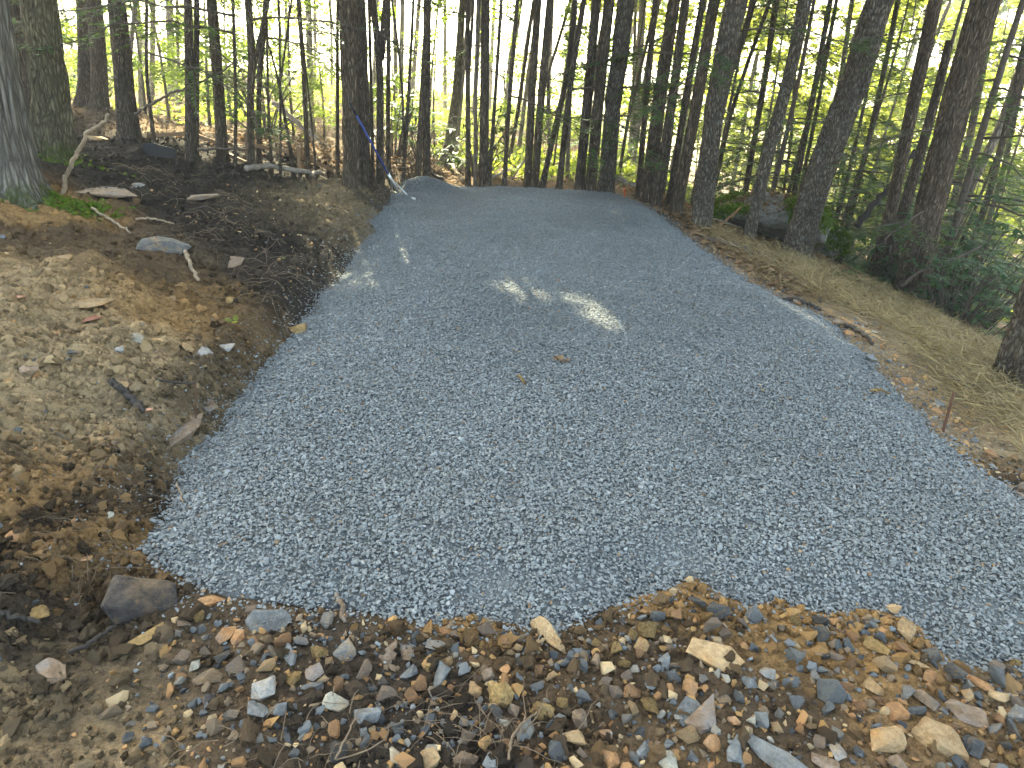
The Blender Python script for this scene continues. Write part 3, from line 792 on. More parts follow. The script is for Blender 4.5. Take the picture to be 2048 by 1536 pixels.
T([(1016,335),(1033,240),(1068,0)], 8, 'b', 'slim trunk leaning right behind the lone slim one', dead=2, boughs=1)
T([(1055,376),(1063,200),(1076,0)], (15,14), 'b', 'left trunk of the close pair at the far gravel edge', flare=.1)
T([(1069,379),(1082,200),(1101,0)], (15,14), 'b', 'right trunk of the close pair at the far gravel edge', flare=.1)
T([(1100,290),(1095,150),(1118,80),(1141,0)], 7, 'd', 'thin trunk crossing behind the close pair and leaning right', dead=2, maxd=18)
T([(1096,268),(1098,140),(1104,0)], 10, 'p', 'pale trunk in the bright gap right of the close pair', maxd=30)
T([(1083,380),(1108,265),(1135,150),(1150,0)], (11,9), 'd', 'bowed dark trunk just right of the close pair', dead=3)
T([(1118,382),(1130,260),(1143,150),(1168,0)], (12,10), 'd', 'second bowed dark trunk right of the close pair', dead=3, boughs=1, bz=(1,2.6))
T([(1134,356),(1140,200),(1152,0)], 8, 'p', 'pale trunk showing between the bowed trunks and the next dark one', maxd=20)
T([(1158,383),(1179,150),(1193,0)], (20,17), 'd', 'dark trunk with faint grey lichen, left of a darker straight one', boughs=1, bz=(.8,2.4), flare=.12)
T([(1180,385),(1202,150),(1219,0)], (22,19), 'b', 'dark straight brown trunk left of the knobbly one', flare=.12)
T([(1212,388),(1222,260),(1226,200),(1240,110),(1251,0)], (33,33), 'r', 'knobbly thick trunk with wavy outline at the far right corner of the gravel', flare=.12)
T([(1236,362),(1254,250),(1276,160),(1300,60)], 7, 'b', 'thin stem leaning right behind the knobbly trunk', dead=2, maxd=15)
T([(1263,325),(1272,200),(1286,0)], (17,14), 'p', 'pale greenish trunk lit by the sun behind the knobbly one', maxd=26, flare=.6)
T([(1276,397),(1287,260),(1311,0)], (12,10), 'd', 'narrow dark trunk beginning the tight row right of the gravel corner')
T([(1293,405),(1319,200),(1348,0)], (28,23), 'b', 'thickest brown trunk in the tight row right of the gravel corner', flare=.15, dead=1)
T([(1312,413),(1345,200),(1371,0)], (19,16), 'd', 'third trunk of the tight row right of the gravel corner', flare=.15, dead=2)
T([(1337,414),(1371,200),(1406,0)], (13,12), 'd', 'slender fourth trunk of the tight row right of the gravel corner', dead=3)
T([(1352,426),(1394,200),(1429,0)], (25,20), 'b', 'fifth trunk of the tight row, next to the wide rough one', flare=.15, dead=2)
T([(1401,450),(1429,220),(1473,0)], (41,40), 'r', 'wide rough trunk at the end of the tight row, left of the mossy boulder', flare=.2, boughs=1)
T([(1385,400),(1420,250),(1479,100),(1508,0)], 13, 'd', 'thin trunk curving up behind the wide rough one', dist=12, dead=2)
T([(1427,372),(1461,230),(1497,120),(1534,20)], 8, 'd', 'thin leaning trunk behind the mossy boulder, left of the grey leaning one', dist=13, dead=3, boughs=1)
T([(1491,392),(1531,150),(1553,0)], 12, 'd', 'dark slim trunk behind the middle of the mossy boulder', dist=13, boughs=3, bz=(.8,4))
T([(1497,478),(1545,270),(1580,150),(1612,0)], (23,21), 'r', 'grey leaning trunk standing in front of the mossy boulder', flare=.15, boughs=2, bz=(1.2,3))
T([(1574,402),(1582,280),(1590,150),(1598,0)], 6, 'd', 'thin upright trunk behind the right half of the boulder', dist=14, boughs=3)
T([(1588,408),(1632,160),(1661,0)], 11, 'd', 'left of two dark trunks crossing behind the boulder', dist=12, boughs=3)
T([(1598,405),(1638,200),(1673,0)], 8, 'd', 'right of two dark trunks crossing behind the boulder', dist=13, boughs=2)
T([(1588,515),(1638,350),(1714,150),(1761,0)], (54,46), 'r', 'big rough trunk leaning right in front of the dark split boulder', flare=.28, dead=1, boughs=1, bz=(1.6,3.2))
T([(1711,405),(1740,270),(1775,110),(1796,0)], 10, 'd', 'thin dark trunk right of the big rough leaning one', dist=12, boughs=4)
T([(1745,548),(1778,440),(1828,200),(1871,0)], (22,22), 'b', 'brown trunk left of the broken snag on the right slope', dist=9.0, boughs=3, bz=(.4,4))
T([(1762,562),(1801,440),(1828,350),(1871,200),(1900,80)], (22,14), 'd', 'broken snag with a splintered top on the right slope', dist=8.6, top=3.2, dead=3, name='broken_snag')
T([(1815,592),(1863,400),(1915,200),(1971,0)], (55,46), 'b', 'thick brown trunk leaning right beyond the straw slope', flare=.2, boughs=4, bz=(.8,3.2), dist=7.9)
T([(1905,460),(1938,380),(2003,250),(2048,110),(2080,10)], (17,13), 'p', 'sun-bleached trunk leaning right at the right edge', dist=12.5, boughs=3)
T([(1940,480),(1975,400),(2029,190),(2070,0)], (12,11), 'b', 'thin trunk beside the sun-bleached one at the right edge', dist=12, boughs=3)
T([(2042,775),(2075,650),(2130,470)], (92,84), 'r', 'thick leaning trunk cut by the right edge at the foot of the straw slope', flare=.4, crown=.6)
T([(2030,690),(2052,620),(2100,480)], (44,42), 'm', 'mossy dark trunk behind the thick one at the right edge', flare=.3, crown=.5)
T([(1655,395),(1668,250),(1690,100),(1704,0)], 9, 'd', 'slim trunk seen between the crossing pair and the rough leaning one', dist=17, boughs=3)
T([(1925,430),(1945,250),(1975,80),(1990,0)], 14, 'b', 'trunk standing back behind the thick brown one beyond the straw', dist=15, boughs=4)
T([(1990,450),(2010,330),(2040,180)], 10, 'd', 'dark trunk deep among the rhododendron leaves at right', dist=14, boughs=4)

for bx_, by_, w_, lb in [(-1.5,15.5,10,'tall slim trunk added for shade in the far clearing left of the curved mossy-footed one'), (-3.0,18.8,9,'tall slim trunk added for shade in the glare behind the rake'),
                        (-.2,17.5,9,'tall slim trunk added for shade in the far clearing behind the middle of the gravel'), (-4.4,21,9,'tall slim trunk added for shade far behind the double trunk'), (1.2,16.2,10,'tall slim trunk added for shade in the far clearing behind the close pair')]:
    q = np.array([bx_, by_, gz(bx_, by_)]); d = q - CAM; dz = depth(q)
    u = W_PX / 2 + F_PX * float(d @ CR) / dz; v_ = H_PX / 2 - F_PX * float(d @ CU) / dz
    T([(u, v_), (u + (u - 700) * .05 + 3, v_ * .5), (u + (u - 700) * .11 + 6, 0)], w_, 'p', lb, base=q, crown=1.3)  # trees added so their big crowns keep the sun off the far gravel
# more trunks standing back in the woods, too alike to tell apart
gB = random.Random(5)
def zone(px):
    return ('left of the stout bank trunk' if px < 257 else 'above the fence' if px < 480 else 'between the fence and the double trunk' if px < 710 else 'behind the straight trunks at the far gravel edge' if px < 1050 else 'behind the bowed dark trunks' if px < 1200 else 'behind the tight row' if px < 1400 else 'behind the boulders' if px < 1720 else 'behind the snag and thick brown trunk' if px < 1900 else 'at the right edge')
for k in range(26):
    px = gB.choice([gB.uniform(80, 700), gB.uniform(860, 1300), gB.uniform(1300, 2048)])
    Y = gB.uniform(19, 37); kd = gB.choice('ppb')
    p = on_y(px, 250, Y); b = np.array([p[0], Y, gz(p[0], Y)])
    T([(px, 250), (px + (px - 700) * .03, 120), (px + (px - 700) * .075 + gB.uniform(-6, 6), 0)], gB.uniform(5, 10), kd,
      f"slim {'pale' if kd == 'p' else 'brown'} far-off trunk {zone(px)}", base=b, group='far slim trunks in the bright woods', crown=.15 if px < 700 and Y > 20 else .5 if Y > 26 else 1.1, boughs=1 if px > 1200 else 0)

# ------------------------------------------------------------------ stones
def place_rock(px, py, w, h, mat, label, yaw=0.0, k=3.6, thick=.62, sink=.18, n=12, tilt=.15, name='stone', cat='stone', group=None, sub=None, rough=.05, bevel=.03):
    sd = int(px * 7 + py * 13) % 9973; g = random.Random(sd)
    p = at(px, py + h * .22); sc = depth(p) / F_PX
    d = p - CAM; el = math.asin(-d[2] / np.linalg.norm(d))
    wx = w * sc; tz = max(.35 * min(wx, h * sc), thick * min(wx, h * sc))
    dy = max(.5 * min(wx, h * sc), (h * sc - tz * math.cos(el) * .6) / max(.35, math.sin(el)))
    dims = (wx * 1.06, dy * 1.06, tz)
    if sub is None: sub = 2 if w >= 55 else 1 if w > 30 else 0
    me = rock_mesh(name, sd, dims, M[mat], n, k, bevel, rough, sub)
    o = link(name, me, None, (p[0], p[1], p[2] + tz * (.5 - sink)), (g.uniform(-tilt, tilt) + .12, g.uniform(-tilt, tilt), R(yaw) + g.uniform(-.1, .1) + math.atan2(-d[0], d[1]) * .8))
    return tag(o, label, cat, group)
Kp = place_rock
Kp(281,1189,134,112,'dark','large blackish brown rock at the near left corner of the gravel',0,4.5,.75,.2,11,name='rock',cat='rock')
Kp(538,1236,90,44,'slate','flat rectangular slate block below the gravel front edge',-3,9,.45,.3,26)
Kp(290,1262,80,42,'clump','tan earthy wedge of stone lying under the large blackish rock',25,3)
Kp(107,1337,56,58,'brown','brown grey chunk standing alone at lower left below the dark roots',0,3)
Kp(422,1200,58,24,'rust','orange wedge of stone right of the large blackish rock',15,4)
Kp(453,1263,30,42,'rust','orange upright stone left of a rounder rust one',-30,4)
Kp(477,1271,32,34,'rust','rounder rust stone left below the rectangular slate block',0,3)
Kp(368,1243,28,28,'brown','small brown stone between the blackish rock and the orange stones')
Kp(388,1330,26,26,'pale','greenish grey stone above the charcoal lump')
Kp(418,1354,60,40,'slatedark','charcoal lump of stone left of the tan grey slab',10,2.6)
Kp(529,1370,52,56,'grey','tan grey slab standing above two slate lumps',-15,5)
Kp(516,1415,52,52,'slate','rounded slate lump under the tan grey slab',0,2.6)
Kp(562,1414,34,34,'slate','small slate lump right of the rounded slate lump',0,2.8)
Kp(462,1430,40,28,'slatedark','low charcoal stone left of the rounded slate lump')
Kp(418,1397,30,30,'dark','small dark round stone below the charcoal lump',0,2.2)
Kp(580,1301,28,52,'slate','pointed slate shard below the rectangular slate block',10,3)
Kp(550,1300,34,34,'slatedark','dirty slate stone left of the pointed slate shard',0,4)
Kp(630,1339,40,46,'brown','brown triangular stone below the dark slate chips',0,2.4)
Kp(623,1372,50,26,'slate','long low grey stone under the brown triangular one',-5,4)
Kp(671,1400,54,46,'pale','pale grey angular stone at left of the black soil',20,3)
Kp(690,1297,46,54,'grey','pale-topped grey block right of the pointed slate shard',0,5)
Kp(223,1363,22,26,'rust','single small orange stone on the tan soil at lower left',0,4)
Kp(775,1301,36,62,'brown','upright brown grey slab below the gravel front',-10,5)
Kp(816,1303,34,42,'brown','dark brown stone between the upright slab and the tall slate',30,3)
Kp(817,1340,38,38,'slate','five-sided slate stone left of the tall slate',0,3.5)
Kp(885,1342,36,56,'slate','tall slate stone below the centre of the gravel front',-5,5)
Kp(857,1325,36,40,'clump','muddy brown lump touching the tall slate stone')
Kp(839,1244,28,30,'slate','pale slate triangle at the gravel front edge',0,2.4)
Kp(790,1262,30,26,'brown','brown chip under the gravel front left of the slate triangle')
Kp(893,1256,32,34,'rust','orange crumbly stone just under the gravel front edge',0,3)
Kp(1102,1269,108,40,'tan','long tan shard lying slantwise at the gravel front edge',-36,4,.8,.25,18)
Kp(1010,1331,28,34,'rust','orange tan triangular stone below the long tan shard',0,2.3)
Kp(980,1347,36,34,'brown','brown block left of the orange tan triangle',0,4)
Kp(950,1372,32,42,'tan','tan upright lump above the sandy clods',0,3)
Kp(996,1386,68,56,'clump','large sandy clod with a dark chip on top',0,2.2,.9,.2,20,rough=.14)
Kp(1081,1420,58,46,'clump','second sandy clod right of the large one',0,2.2,.9,.2,20,rough=.14)
Kp(1028,1414,28,38,'brown','brown leaf-shaped stone between the two sandy clods',15,2.6)
Kp(869,1382,36,38,'grey','grey tan stone on the black soil below the tall slate',0,3)
Kp(729,1428,66,42,'slate','grey pointed stone below the pale angular one',0,2.6)
Kp(728,1462,24,20,'slate','small slate piece under the grey pointed stone')
Kp(911,1428,26,26,'tan','small tan stone alone on the black soil')
Kp(1006,1442,30,22,'pale','pale greenish stone below the large sandy clod')
Kp(786,1504,26,42,'pale','narrow pale greenish stone at the bottom edge',20,3)
Kp(863,1513,60,48,'tan','pinkish tan pointed stone at the bottom edge',0,2.4)
Kp(930,1517,52,42,'brown','tan brown stone right of the pinkish pointed one at the bottom edge',0,4)
Kp(976,1520,40,42,'slate','slate stone right of two tan ones at the bottom edge',0,4)
Kp(1160,1435,40,40,'brown','reddish brown stone above the dark-sided tan one',0,4)
Kp(1150,1474,58,38,'tan','tan stone with dark side below the reddish brown one',-10,3)
Kp(1222,1517,70,40,'rust','orange tan wedge at the bottom edge right of centre',-20,3)
Kp(1208,1466,40,32,'rust','crumbly orange stone above the orange tan wedge')
Kp(1280,1287,40,34,'tan','pale yellow triangular stone left of the big flat tan rock',0,2.3)
Kp(1302,1366,26,28,'slate','square slate chip left of the rust cube',0,6)
Kp(1287,1492,26,46,'slate','narrow slate bar leaning near the bottom edge',-25,5)
Kp(1267,1512,22,34,'slatedark','dark narrow stone beside the slate bar at the bottom edge',10,4)
Kp(1428,1303,116,64,'tan','big flat tan rock with soil on top in the front rubble',0,2.6,.5,.2,18,name='rock',cat='rock')
Kp(1359,1327,50,32,'slatedark','charcoal block tucked under the left end of the big flat tan rock',0,5)
Kp(1327,1318,26,42,'slate','slate stone left of the charcoal block',0,4)
Kp(1379,1372,32,34,'rust','rust cube below the charcoal block',0,5)
Kp(1345,1350,34,28,'slatedark','dull dark stone left of the rust cube')
Kp(1373,1416,40,62,'slate','tall streaked slate stone left of the slanting brown slab',-10,6)
Kp(1414,1416,50,90,'brown','long brown slab slanting between slate stones',-28,6,.5)
Kp(1442,1389,38,36,'slatedark','dark slate block right of the slanting brown slab',20,5)
Kp(1500,1366,40,26,'slate','flat slate stone below the right end of the big flat tan rock',-15,4)
Kp(1534,1342,34,32,'grey','grey tan triangular stone right of the big flat tan rock',0,2.6)
Kp(1552,1375,26,44,'slatedark','dark upright slate stone right of the flat slate stone',8,4)
Kp(1745,1365,44,46,'tan','tan winged stone alone in the right rubble',30,2.4)
Kp(1858,1350,28,34,'rust','rust oval stone in the right rubble',0,2.4)
Kp(1812,1255,36,46,'tan','tan block of two halves at the ragged right gravel edge',0,4)
Kp(1787,1214,30,20,'tan','small tan stone lying on the gravel edge at right')
Kp(1983,1222,24,18,'tan','small tan stone half buried in gravel at far right')
Kp(1771,1465,62,92,'tan','large oval stone half tan half grey at lower right',-8,3,.6,.25,18,name='rock',cat='rock')
Kp(1875,1469,112,88,'tan','largest pale yellow rock at lower right with a white patch',-35,2.6,.6,.25,18,name='rock',cat='rock')
Kp(1792,1419,48,50,'rust','rust brown stone above the large oval one',0,3)
Kp(1858,1403,64,36,'brown','long brown stone left of the mauve one at right',-10,3)
Kp(1934,1423,92,46,'brown','mauve brown long rock above the largest pale yellow one',-5,3,name='rock',cat='rock')
Kp(1946,1488,44,50,'slatedark','charcoal stone right of the largest pale yellow rock',0,3)
Kp(1554,1504,126,62,'slate','large smooth slate slab at the bottom edge right of centre',-33,7,.4,.3,26,name='rock',cat='rock')
Kp(1474,1490,42,64,'slate','upright pale slate stone left of the large slate slab',0,3.5)
Kp(1423,1485,40,40,'rust','rusty brown stone left of the upright pale slate',30,4)
Kp(1382,1511,28,26,'slatedark','small dark slate block at the bottom edge left of the rusty stone',0,5)
Kp(1504,1437,24,22,'pale','small cream stone above the large slate slab',0,4)
Kp(1523,1440,36,38,'slate','slate chip beside the small cream stone',20,4)
Kp(1467,1441,30,28,'rust','crumbly orange lump above the upright pale slate',0,2.4)
Kp(1649,1520,58,38,'brown','pinkish brown stone at the bottom edge right of the slate slab',0,3)
Kp(1674,1500,38,32,'grey','grey stone behind the pinkish brown one at the bottom edge',-20,4)
Kp(1798,1525,48,36,'brown','mauve stone at the bottom edge under the oval one',0,3)
Kp(1996,1389,44,38,'tan','tan wedge near the right edge above the mauve rock',-20,2.6)
Kp(1960,1365,50,20,'rust','thin rust wedge near the right edge',-15,4)
Kp(1930,1386,28,32,'tan','small tan peak left of the tan wedge near the right edge',0,2.5)
Kp(1335,1518,46,42,'pale','pale tan stone at the bottom edge left of the small dark slate',-30,4)
Kp(2027,1456,44,44,'slatedark','dark stone at the right edge below the grey tan one',0,3)
Kp(2031,1425,42,40,'grey','grey tan stone at the right edge',0,3)
Kp(1836,1326,40,16,'tan','flat tan flake above the rust oval stone',0,4)
Kp(1677,1336,26,22,'brown','small brown stone in the orange soil right of the tan rock')
Kp(1750,1290,60,26,'clump','earth-coloured stone half buried under the ragged gravel edge',-30,3)
# slabs on the left bank
Kp(205,378,140,36,'brown','long flat grey slab on the bank above the orange soil',-18,5,.3,.35,20)
Kp(272,370,38,16,'grey','small grey stone on the bank right of the long flat slab',0,3)
Kp(396,392,92,20,'brown','narrow brown grey slab lying on the black soil of the bank',-16,5,.5,.3,18)
Kp(199,277,42,18,'tan','yellowish chunk on top of the bank before the stout trunk',-20,4)
Kp(330,487,98,34,'slatedark','flat dark grey slab between orange and black soil',-18,4,.4,.35,18)
Kp(458,520,54,22,'brown','mauve grey slab on the black soil left of the gravel',-10,4,.35)
Kp(167,599,116,32,'tan','flat yellow tan slab lying on the left bank',-14,5,.3,.35,18)
Kp(452,690,38,22,'grey','whitish stone at the lip of the small black bank',0,4)
Kp(407,703,36,20,'grey','flaky pale stone left of the whitish one on the lip',0,4)
Kp(345,597,38,18,'tan','tan stone midway up the left bank',0,3)
Kp(461,600,26,18,'clump','tan clod on the black soil right of the midway tan stone',0,2.4)
Kp(359,852,48,84,'brown','smooth brown rock half buried below the dark stick',-30,3,.5,.4,18,name='rock',cat='rock')
Kp(420,811,38,28,'brown','flat brown stone beside the thin upright rod',0,4)
Kp(601,655,46,28,'clump','tan clod sitting on the left edge of the gravel',20,2.2,.8,.25,20,rough=.14)
Kp(245,770,30,24,'tan','light tan stone at the upper end of the dark stick',-10,3)
Kp(128,515,34,20,'tan','yellow stone below the orange soil near the left edge',0,3)
Kp(60,735,34,24,'brown','brown stone at the left edge above the smooth tan soil',0,3)
Kp(300,905,30,18,'clump','tan lump above the black roots at left',0,2.4)
Kp(215,1030,28,20,'pale','cream stone among black roots at left',0,2.4)
Kp(30,1070,34,24,'rust','rusty stone at the left edge among black clods',0,2.6)
Kp(170,1112,34,24,'rust','dull orange stone above the large blackish rock',0,2.6)
Kp(80,1225,40,36,'clump','sandy clod left of the large blackish rock',0,2.2,.8,rough=.14)
Kp(275,675,30,20,'pale','pale stone on the tan soil below the yellow slab')
Kp(310,680,34,16,'tan','low tan stone right of the pale one below the yellow slab')
Kp(240,700,22,14,'slate','slate chip on the tan bank')
Kp(150,705,30,14,'slatedark','bluish flake on the tan bank near the left edge')
Kp(2030,795,40,26,'rust','rusty stone at the foot of the thick trunk at the right edge',0,3)
# stones along the right edge of the gravel
gS = random.Random(21)
RE = [(1270,405),(1330,440),(1385,485),(1440,520),(1500,565),(1570,605),(1640,640),(1690,665),(1735,715),(1800,790),(1850,840),(1900,895),(1960,940),(2048,1005)]
for i in range(44):
    t = gS.random() ** .8 * (len(RE) - 1); a = int(t); f = t - a; a = min(a, len(RE) - 2)
    px = RE[a][0] * (1 - f) + RE[a + 1][0] * f; py = RE[a][1] * (1 - f) + RE[a + 1][1] * f
    off = gS.uniform(4, 62) * (py / 800); px += off; py -= off * .2
    w = gS.uniform(11, 30) * (py / 760)
    where = 'near the boulders' if py < 520 else 'above the black sticks' if py < 620 else 'level with the straw' if py < 740 else 'near the rusty rod' if py < 880 else 'low at the right edge'
    c = gS.choice(['rust', 'rust', 'slate', 'brown', 'grey', 'brown'])
    Kp(px, py, w, w * gS.uniform(.45, .7), c, {'rust': 'small rusty stone beside the right edge of the gravel, ' + where, 'slate': 'small slate stone beside the right edge of the gravel, ' + where,
       'brown': 'small brown stone beside the right edge of the gravel, ' + where, 'grey': 'small grey stone beside the right edge of the gravel, ' + where}[c], gS.uniform(0, 180), 3.5, group=c + ' stones along the right gravel edge', sub=0, rough=0)
# the many middling stones of the front rubble
SM = {c: [rock_mesh('stone', 700 + 31 * i + len(c), (1, gS.uniform(.6, .95), gS.uniform(.4, .75)), M[c], 11, gS.uniform(2.6, 6), .025) for i in range(5)] for c in ('slate', 'slatedark', 'rust', 'tan', 'brown', 'grey', 'clump')}
WORD = dict(slate='blue-grey slate', slatedark='charcoal slate', rust='rusty orange', tan='light tan', brown='dull brown', grey='mid grey', clump='earthy')
cnt = 0; tries = 0; taken = [(o.location.x, o.location.y, max(o.dimensions[:2]) * .42 if o.dimensions.x else .03) for o in COL.objects if o.name.startswith(('stone', 'rock'))]
while cnt < 150 and tries < 6000:
    tries += 1
    px = gS.uniform(330, 2047); lo_ = np.interp(px, [330, 420, 600, 1040, 1200, 1390, 1500, 1850, 1930, 2048], [1250, 1215, 1225, 1265, 1240, 1200, 1230, 1270, 1345, 1320])
    py = gS.uniform(lo_, 1532)
    if px < 1200 and py > 1400 and gS.random() < .75: continue
    if px < 480 and py > 1380: continue
    p = at(px, py)
    w = min(.095, max(.034, gS.lognormvariate(math.log(.050), .3)))
    if px > 1250: w *= 1.1
    if any((p[0] - a) ** 2 + (p[1] - b) ** 2 < (r + w * .36) ** 2 for a, b, r in taken): continue
    taken.append((p[0], p[1], w * .4))
    c = gS.choices(list(WORD), [3, 2, 3, 2, 4, 2, 2])[0]
    part = ('left of centre' if px < 1024 else 'right of centre' if px < 1560 else 'at far right') + (' near the gravel' if py < 1345 else ' lower down' if py < 1440 else ' at the bottom')
    o = link('stone', SM[c][gS.randrange(5)], None, (p[0], p[1], p[2] + w * .2), (gS.uniform(-.5, .5), gS.uniform(-.5, .5), gS.uniform(0, 6.28)), w)
    tag(o, f'small {WORD[c]} stone in the front rubble, {part}', 'stone', f'{WORD[c]} rubble stones, {part}')
    cnt += 1

# ------------------------------------------------------------------ soil crumbs, chips and pebbles (nobody could count them)
lumps = [rock_mesh('clod_piece', 900 + i, (1, .85, .7), M['clod'], 14, 2.4, .0, .28, 1) for i in range(6)]
bits = [rock_mesh('pebble_piece', 950 + i, (1, gS.uniform(.6, .9), gS.uniform(.4, .6)), M['pebble'], 12, 3, 0) for i in range(6)]
def spread(n, x0, x1, y0, y1, dens, seed):
    g = np.random.default_rng(seed)
    P = np.stack([g.uniform(x0, x1, n), g.uniform(y0, y1, n)], 1)
    s = pad_sd(P[:, 0], P[:, 1]); k = g.random(n) < dens(P[:, 0], P[:, 1], s)
    return P[k], s[k], g
def xl_(y): return np.interp(y, _L[:, 1], _L[:, 0])
def xr_(y): return np.interp(y, _Rr[:, 1], _Rr[:, 0])
def ground_at(P, s):
    return H0(P[:, 0], P[:, 1]) + detail(P[:, 0], P[:, 1]) * (.12 + .88 * sstep(-.02, .3, s))
# clods over the left bank and the front
def dens_clod(x, y, s):
    lump = .30 + .7 * sstep(-.2, .35, fbm(x * 1.7, y * 1.7, 61, 3))
    view = (np.abs(x) < .80 * y + .9)
    side = np.where(x < xl_(y) + .1, 1.0, np.where(y < 3, .55, 0))
    return np.where(s > .015, 1, 0) * lump * view * side * np.clip(1.9 / np.maximum(y, 1), .12, 1)
P, s, g = spread(380000, -7.5, 2.6, .7, 11, dens_clod, 41)
size = np.clip(g.lognormal(math.log(.019), .58, len(P)), .005, .075)
c = soil_colour(P[:, 0] + g.normal(0, .09, len(P)), P[:, 1] + g.normal(0, .09, len(P))) * g.normal(1.05, .25, len(P)).clip(.5, 1.7)[:, None]
print('clods', len(P))
tag(scatter('soil_clods', np.c_[P, ground_at(P, s) + size * .12], np.stack([g.random(len(P)) * 6.28 for _ in range(3)], 1), np.repeat(size[:, None], 3, 1), c, lumps, 3),
    'loose crumbs and clods of dug earth on the bank and before the gravel', 'soil', kind='stuff')
def dens_peb(x, y, s):
    front = np.where((s > 0.01) & (y < 2.75), sstep(-1.10, -.70, x), 0)
    bank = np.where((x < xl_(y)) & (s > .02), .12, 0) * sstep(-.1, .3, fbm(x * 1.3, y * 1.3, 66, 2))
    right = np.where((x > xr_(y)) & (y > 2), .9 * np.exp(-np.maximum(s - .05, 0) / .25) * np.clip(3 / np.maximum(y, 1), 0, 1), 0)
    return np.maximum(np.maximum(front, bank), right) * (np.abs(x) < .80 * y + .9)
P, s, g = spread(170000, -6, 6.5, .7, 10.5, dens_peb, 43)
size = np.clip(g.lognormal(math.log(.016), .5, len(P)), .006, .042)
pal = np.array([(.125, .132, .138), (.055, .058, .062), (.30, .16, .07), (.42, .30, .17), (.20, .14, .09), (.22, .20, .17), (.33, .19, .075)])
c = pal[g.choice(7, len(P), p=[.17, .1, .18, .12, .2, .08, .15])] * g.normal(1, .2, len(P)).clip(.5, 1.6)[:, None]
print('pebbles', len(P))
tag(scatter('pebbles', np.c_[P, ground_at(P, s) + size * .12], np.stack([g.normal(0, .6, len(P)), g.normal(0, .6, len(P)), g.random(len(P)) * 6.28], 1), np.repeat(size[:, None], 3, 1), c, bits, 4),
    'small mixed pebbles and stone chips in the rubble', 'pebbles', kind='stuff')

def dens_rub(x, y, s):
    edge = .03 + .05 * vnoise(x * 5, y * 5, 5)
    return np.where((s > edge) & (y < 2.6) & (y > .9), sstep(-1.10, -.75, x), 0) * (np.abs(x) < .80 * y + .9) * (.35 + .65 * sstep(-.2, .2, fbm(x * 2.4, y * 2.4, 68, 2)))
P, s, g = spread(3600, -1.9, 3.0, .9, 2.6, dens_rub, 47)
size = np.clip(g.lognormal(math.log(.036), .3, len(P)), .02, .062)
ok = np.ones(len(P), bool)
TA = np.array(taken)
for i in range(len(P)):
    ok[i] = not (((TA[:, 0] - P[i, 0]) ** 2 + (TA[:, 1] - P[i, 1]) ** 2) < (TA[:, 2] + size[i] * .3) ** 2).any()
P, s, size = P[ok], s[ok], size[ok]
c = pal[g.choice(7, len(P), p=[.2, .13, .15, .12, .2, .1, .1])] * g.normal(1, .2, len(P)).clip(.5, 1.6)[:, None]
print('rubble', len(P))
bits2 = [rock_mesh('rubble_piece', 1950 + i, (1, gS.uniform(.6, .95), gS.uniform(.45, .75)), M['pebble'], 11, gS.uniform(2.6, 6), .025) for i in range(9)]
tag(scatter('rubble', np.c_[P, ground_at(P, s) + size * .2], np.stack([g.normal(0, .6, len(P)), g.normal(0, .6, len(P)), g.random(len(P)) * 6.28], 1), np.repeat(size[:, None], 3, 1), c, bits2, 6),
    'lesser broken stones filling the rubble before the gravel', 'rubble', kind='stuff')

# ------------------------------------------------------------------ boulder with moss, split rock beside it
def boulder(px, py, w, h, label, seed, dy, yoff=0, moss_dir=(0, -.3, 1), amount=900, mmin=.1):
    p = at(px, py); sc = depth(p) / F_PX; dims = (w * sc, dy, h * sc * 1.15)
    root = link('boulder', None, loc=(p[0], p[1] + yoff, p[2] - .1))
    tag(root, label, 'boulder')
    me = rock_mesh('body', seed, dims, M['boulder'], 22, 2.6, .06, .12, 3)
    o = link('body', me, root, (0, 0, dims[2] * .38))
    g = np.random.default_rng(seed)
    tri = [(f.center.copy(), f.normal.copy(), f.area) for f in me.polygons]
    a = np.array([t[2] for t in tri]); C = np.array([t[0] for t in tri]); Nn = np.array([t[1] for t in tri])
    md = np.array(moss_dir); md = md / np.linalg.norm(md)
    patch = np.array([mnoise.noise(Vector(c * 2.0 + seed)) for c in C])
    wgt = a * ((Nn @ md > .35) & (patch > mmin))
    if wgt.sum() > 0:
        k = g.choice(len(C), amount * 4, p=wgt / wgt.sum())
        Q = C[k] + g.normal(0, .03, (len(k), 3)) * 1.0 + Nn[k] * .012
        V, F = leaf_quads(Q, .045, seed, .2, .7)
        link('moss', mesh_np('moss', V, F, M['moss']), root, (0, 0, dims[2] * .38))
    if w > 200:
        wgt = a * ((Nn[:, 2] > .45) & (patch <= .15)); k = g.choice(len(C), 1300, p=wgt / wgt.sum())
        V, F = leaf_quads(C[k] + g.normal(0, .03, (len(k), 3)) + Nn[k] * .015, .06, seed + 1, .7, .6)
        link('leaf_cover', mesh_np('leaf_cover', V, F, M['litter']), root, (0, 0, dims[2] * .38))
    return root, dims
boulder(1560, 500, 300, 108, 'large leaf-strewn boulder with moss behind the leaning trunks on the right', 5, 1.3, .75, (-.3, -.5, .9), 2200, -.12)
boulder(1655, 520, 90, 84, 'smaller dark split boulder capped with bright moss right of the leaning trunk', 9, .6, .25, (.5, -.3, .8), 500, -.1)

